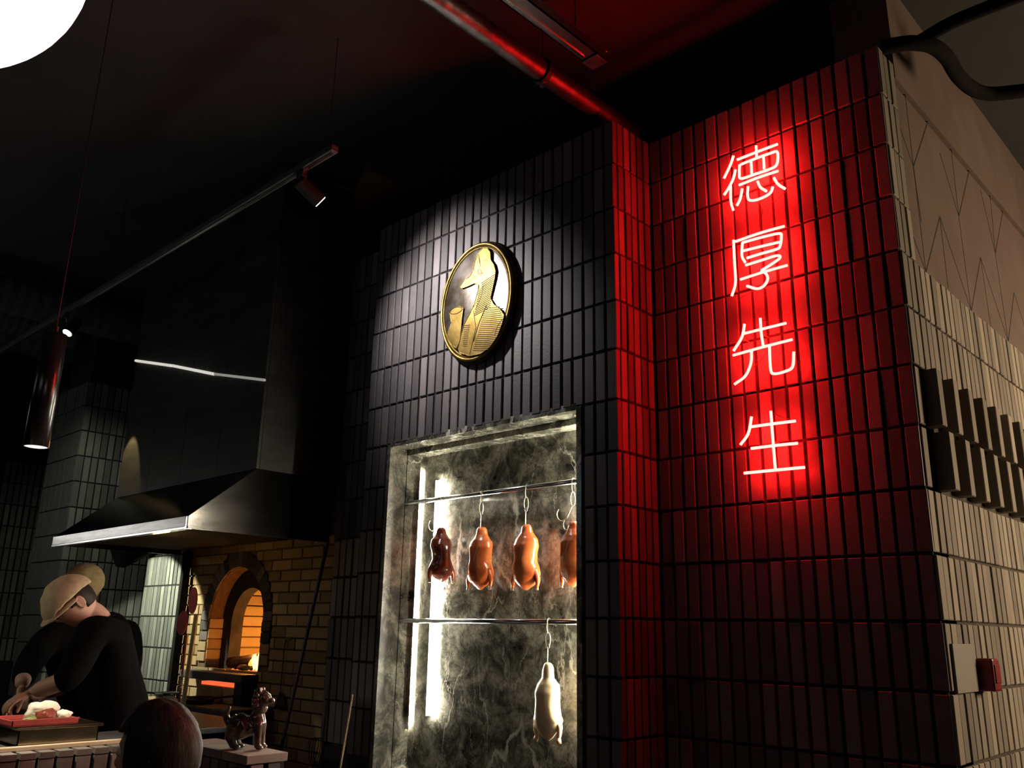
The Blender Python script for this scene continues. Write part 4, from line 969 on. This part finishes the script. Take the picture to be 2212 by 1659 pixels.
def person(name, label, hips, chest, neck, headc, hfwd, hup, armL, armR, legs, hands, capm=None, sleeve=.55, sc=1, group=None, glasses=False, apron=False):
    t = thing(name, label, 'person', (hips[0], hips[1], 0), group)
    V = Vector; hips, chest, neck, headc = V(hips), V(chest), V(neck), V(headc)
    waist = hips.lerp(chest, .45)
    jaw = headc.lerp(neck, .35)
    verts = [hips+V((0,0,-.09)), hips, waist, chest, neck, jaw]; rad = [(.12,.10),(.14,.11),(.125,.10),(.12,.09),(.048,.048),(.050,.052)]; edges = [(0,1),(1,2),(2,3),(3,4),(4,5)]
    def chain(start, pts, rs):
        prev = start
        for p, r in zip(pts, rs): verts.append(V(p)); rad.append(r); edges.append((prev, len(verts)-1)); prev = len(verts)-1
    body = skin_mesh(verts, edges, rad)
    for arm in (armL, armR):
        a_ = [chest.lerp(V(arm[0]), .35)]+[V(p) for p in arm]; a_.insert(2, a_[1].lerp(a_[2], .5))
        p_ = skin_mesh(a_, [(i, i+1) for i in range(len(a_)-1)], [.07,.066,.058,.052,.034]); body.add(p_.v, p_.f)
    for lg in legs:
        a_ = [hips.lerp(V(lg[0]), .3)]+[V(p) for p in lg]
        p_ = skin_mesh(a_, [(i, i+1) for i in range(len(a_)-1)], [.09,.088,.062,.042,.042]); body.add(p_.v, p_.f)
    mm = head_mtx(headc, hfwd, hup); h = head_mb(mm); body.add(h.v, h.f)
    for hd_ in hands: body.add(hd_.v, hd_.f)
    b = body.build('body', 'skin', t, True); remesh(b, .0045); bake(b)
    # jacket: torso and sleeves
    verts = [hips+V((0,0,-.10)), hips, waist, chest, chest.lerp(neck, .86)]; edges = [(0,1),(1,2),(2,3),(3,4)]; rad = [(.17,.15),(.165,.145),(.165,.150),(.185,.165),(.082,.078)]
    for arm in (armL, armR):
        sh_, el, wr_ = (V(p) for p in arm); cut = el.lerp(wr_, sleeve)
        k = len(verts); verts += [sh_, sh_.lerp(el, .5), el, cut]; edges += [(3,k),(k,k+1),(k+1,k+2),(k+2,k+3)]; rad += [.088,.078,.066,.056]
    j = skin_mesh(verts, edges, [r if isinstance(r, tuple) else (r, r) for r in rad], root=1)
    j = j.build('jacket', 'cloth_black', t, True)
    # trousers
    verts = [hips+V((0,0,-.02))]; edges = []; rad = [(.16,.13)]
    for lg in legs:
        k = len(verts); verts += [V(lg[0]), V(lg[1]), V(lg[2])]; edges += [(0,k),(k,k+1),(k+1,k+2)]; rad += [.105,.08,.07]
    skin_mesh(verts, edges, [r if isinstance(r, tuple) else (r, r) for r in rad]).build('trousers', 'cloth_black', t, True)
    for lg in legs:
        f0 = V(lg[2]); f1 = V(lg[3]); skin_mesh([f0+V((0,0,-.0)), f0.lerp(f1,.3), f1], [(0,1),(1,2)], [.06,(.055,.05),(.05,.035)]).build('shoe', 'black_metal', t, True)
    if capm:
        cr, pk_ = cap_mb(mm); c = cr.build('cap', capm, t, True); so = c.modifiers.new('so', 'SOLIDIFY'); so.thickness = .004
        pk_.build('peak', capm, c, True)
    hh = hair_mb(mm, low=.0 if capm else -.03, frontz=.05 if capm else .055, grow=.004 if capm else .014, back=-.055 if capm else -.085).build('hair', 'hair', t, True)
    so = hh.modifiers.new('so', 'SOLIDIFY'); so.thickness = .006
    for sx in (-1, 1):
        bm = bmesh.new(); bmesh.ops.create_icosphere(bm, subdivisions=2, radius=.0115); MB().bm(bm, mm @ Matrix.Translation((sx*.031, .076, .012))).build('eye', 'eye', t, True)
    if glasses:
        g = MB()
        for sx in (-1, 1):
            g.tube([mm @ Vector((sx*.033+.024*math.cos(a), .098, .010+.018*math.sin(a))) for a in [2*PI*i/18 for i in range(18)]], .0022, 6, closed=True)
            g.tube([mm @ Vector((sx*.057, .096, .014)), mm @ Vector((sx*.080, .05, .016)), mm @ Vector((sx*.083, -.005, .012))], .0026, 6)
        g.tube([mm @ Vector((-.009, .100, .013)), mm @ Vector((.009, .100, .013))], .002, 6)
        g.build('glasses', 'black_metal', t)
    return t, mm
M['eye'] = mat('eye_white', (.7,.68,.65), .2)

# cook in front: faces -Y, bent over his work; seen from his left side
cx = -4.42
def Y(px, py, x=cx): p = at(px, py, 0, x); return (x, p.y, p.z)
sh1 = Y(205, 1352, cx+.15); el1 = Y(150, 1468, cx+.17); wr1 = Y(66, 1496, cx+.06)
sh2 = Y(200, 1352, cx-.17); el2 = Y(150, 1480, cx-.18); wr2 = Y(60, 1500, cx-.06)
hv = (Vector(wr1)-Vector(el1)).normalized()
h1 = hand_mb(wr1, (-.25, -.8, -.45), (.3, -.45, .8), (-.9, 0, .1), 1.0); h2 = hand_mb(wr2, (.25, -.8, -.45), (-.3, -.45, .8), (.9, 0, .1), 1.0)
hipc = Vector(Y(262, 1610)); 
ftz = .05
person('person', 'cook in front in black jacket and beige flat cap, bent over his work', hipc, Y(246, 1420), Y(212, 1322), Y(158, 1302), (-.05, -.62, -.62), (-.0, -.62, .78),
       [sh1, el1, wr1], [sh2, el2, wr2],
       [[(cx+.10, hipc.y, .80), (cx+.11, hipc.y-.02, .48), (cx+.12, hipc.y+.03, .09), (cx+.13, hipc.y-.14, .04)], [(cx-.10, hipc.y, .80), (cx-.11, hipc.y-.02, .48), (cx-.12, hipc.y+.03, .09), (cx-.13, hipc.y-.14, .04)]],
       [h1, h2], 'cap', .38, glasses=True)
# cook behind: faces the counter (+X), looking down
c2 = -5.05
sA = Y(112, 1368, c2+.02); eA = Y(58, 1440, c2+.14); wA = Y(46, 1482, c2+.30)
hp2 = Vector(Y(215, 1600, c2)); sB = (c2, hp2.y+.10, 1.40); eB = (c2+.10, hp2.y+.06, 1.12); wB = (c2+.28, hp2.y-.02, 1.02)
nk2 = Vector(Y(175, 1330, c2+.02))
hA = hand_mb(wA, (.35, .1, -.9), (.5, -.8, .1), (.5, .5, 0), .8); hB = hand_mb(wB, (.8, -.3, -.4), (.3, 0, .9), (0, -1, 0), .8)
person('person', 'second cook half hidden behind the first, olive cap and black jacket', hp2, Y(172, 1425, c2), nk2, Y(178, 1272, c2+.06), (.75, -.35, -.5), (.5, -.1, .85),
       [sA, eA, wA], [sB, eB, wB],
       [[(c2, hp2.y-.1, .80), (c2+.02, hp2.y-.11, .48), (c2-.03, hp2.y-.12, .09), (c2+.14, hp2.y-.13, .04)], [(c2, hp2.y+.1, .80), (c2+.02, hp2.y+.11, .48), (c2-.03, hp2.y+.12, .09), (c2+.14, hp2.y+.13, .04)]],
       [hA, hB], 'cap_olive', .75)
# guest in the foreground, seated, seen from behind
def D3(px, py, d): r = ray(px, py).normalized(); return CAM+r*d
hc = D3(338, 1628, 2.5)
fw = Vector((-.80, -.60, -.10))
sd = Vector((-.82, .56, 0)).normalized()          # right of the guest
nk = hc+Vector((.03, .04, -.15)); chs = nk+Vector((.02, .02, -.22)); hp3 = chs+Vector((.02, .03, -.36))
fwn = Vector((-.80, -.60, 0)).normalized(); sdn = Vector((fwn.y, -fwn.x, 0))
def g(o, f, s, z): return o+fwn*f+sdn*s+Vector((0,0,z))
aL = [g(chs,0,-.19,.10), g(chs,.05,-.24,-.16), g(chs,.26,-.14,-.20)]; aR = [g(chs,0,.19,.10), g(chs,.05,.24,-.16), g(chs,.26,.14,-.20)]
hL = hand_mb(aL[2], fwn, (0,0,1), sdn, .4); hR = hand_mb(aR[2], fwn, (0,0,1), -sdn, .4)
person('person', 'dark-haired guest seen from behind in front of the counter', hp3, chs, nk, hc, fw, (0,0,1), aL, aR,
       [[g(hp3,.12,-.10,-.03), g(hp3,.42,-.12,-.02), g(hp3,.40,-.12,.10-hp3.z), g(hp3,.52,-.12,.05-hp3.z)], [g(hp3,.12,.10,-.03), g(hp3,.42,.12,-.02), g(hp3,.40,.12,.10-hp3.z), g(hp3,.52,.12,.05-hp3.z)]],
       [hL, hR], None, .9)
stl = thing('bar_stool', 'low stool under the seated guest', 'stool', (hp3.x, hp3.y, 0))
zs_ = hp3.z-.19
MB().lathe([(0,zs_-.05),(.19,zs_-.05),(.20,zs_-.03),(.19,zs_),(0,zs_)], (hp3.x, hp3.y, 0), 28).build('seat', 'cloth_black', stl)
for a in range(4): MB().tube([(hp3.x+.12*math.cos(a*PI/2+.7), hp3.y+.12*math.sin(a*PI/2+.7), zs_-.05), (hp3.x+.19*math.cos(a*PI/2+.7), hp3.y+.19*math.sin(a*PI/2+.7), 0)], .012, 8).build('leg', 'black_metal', stl)
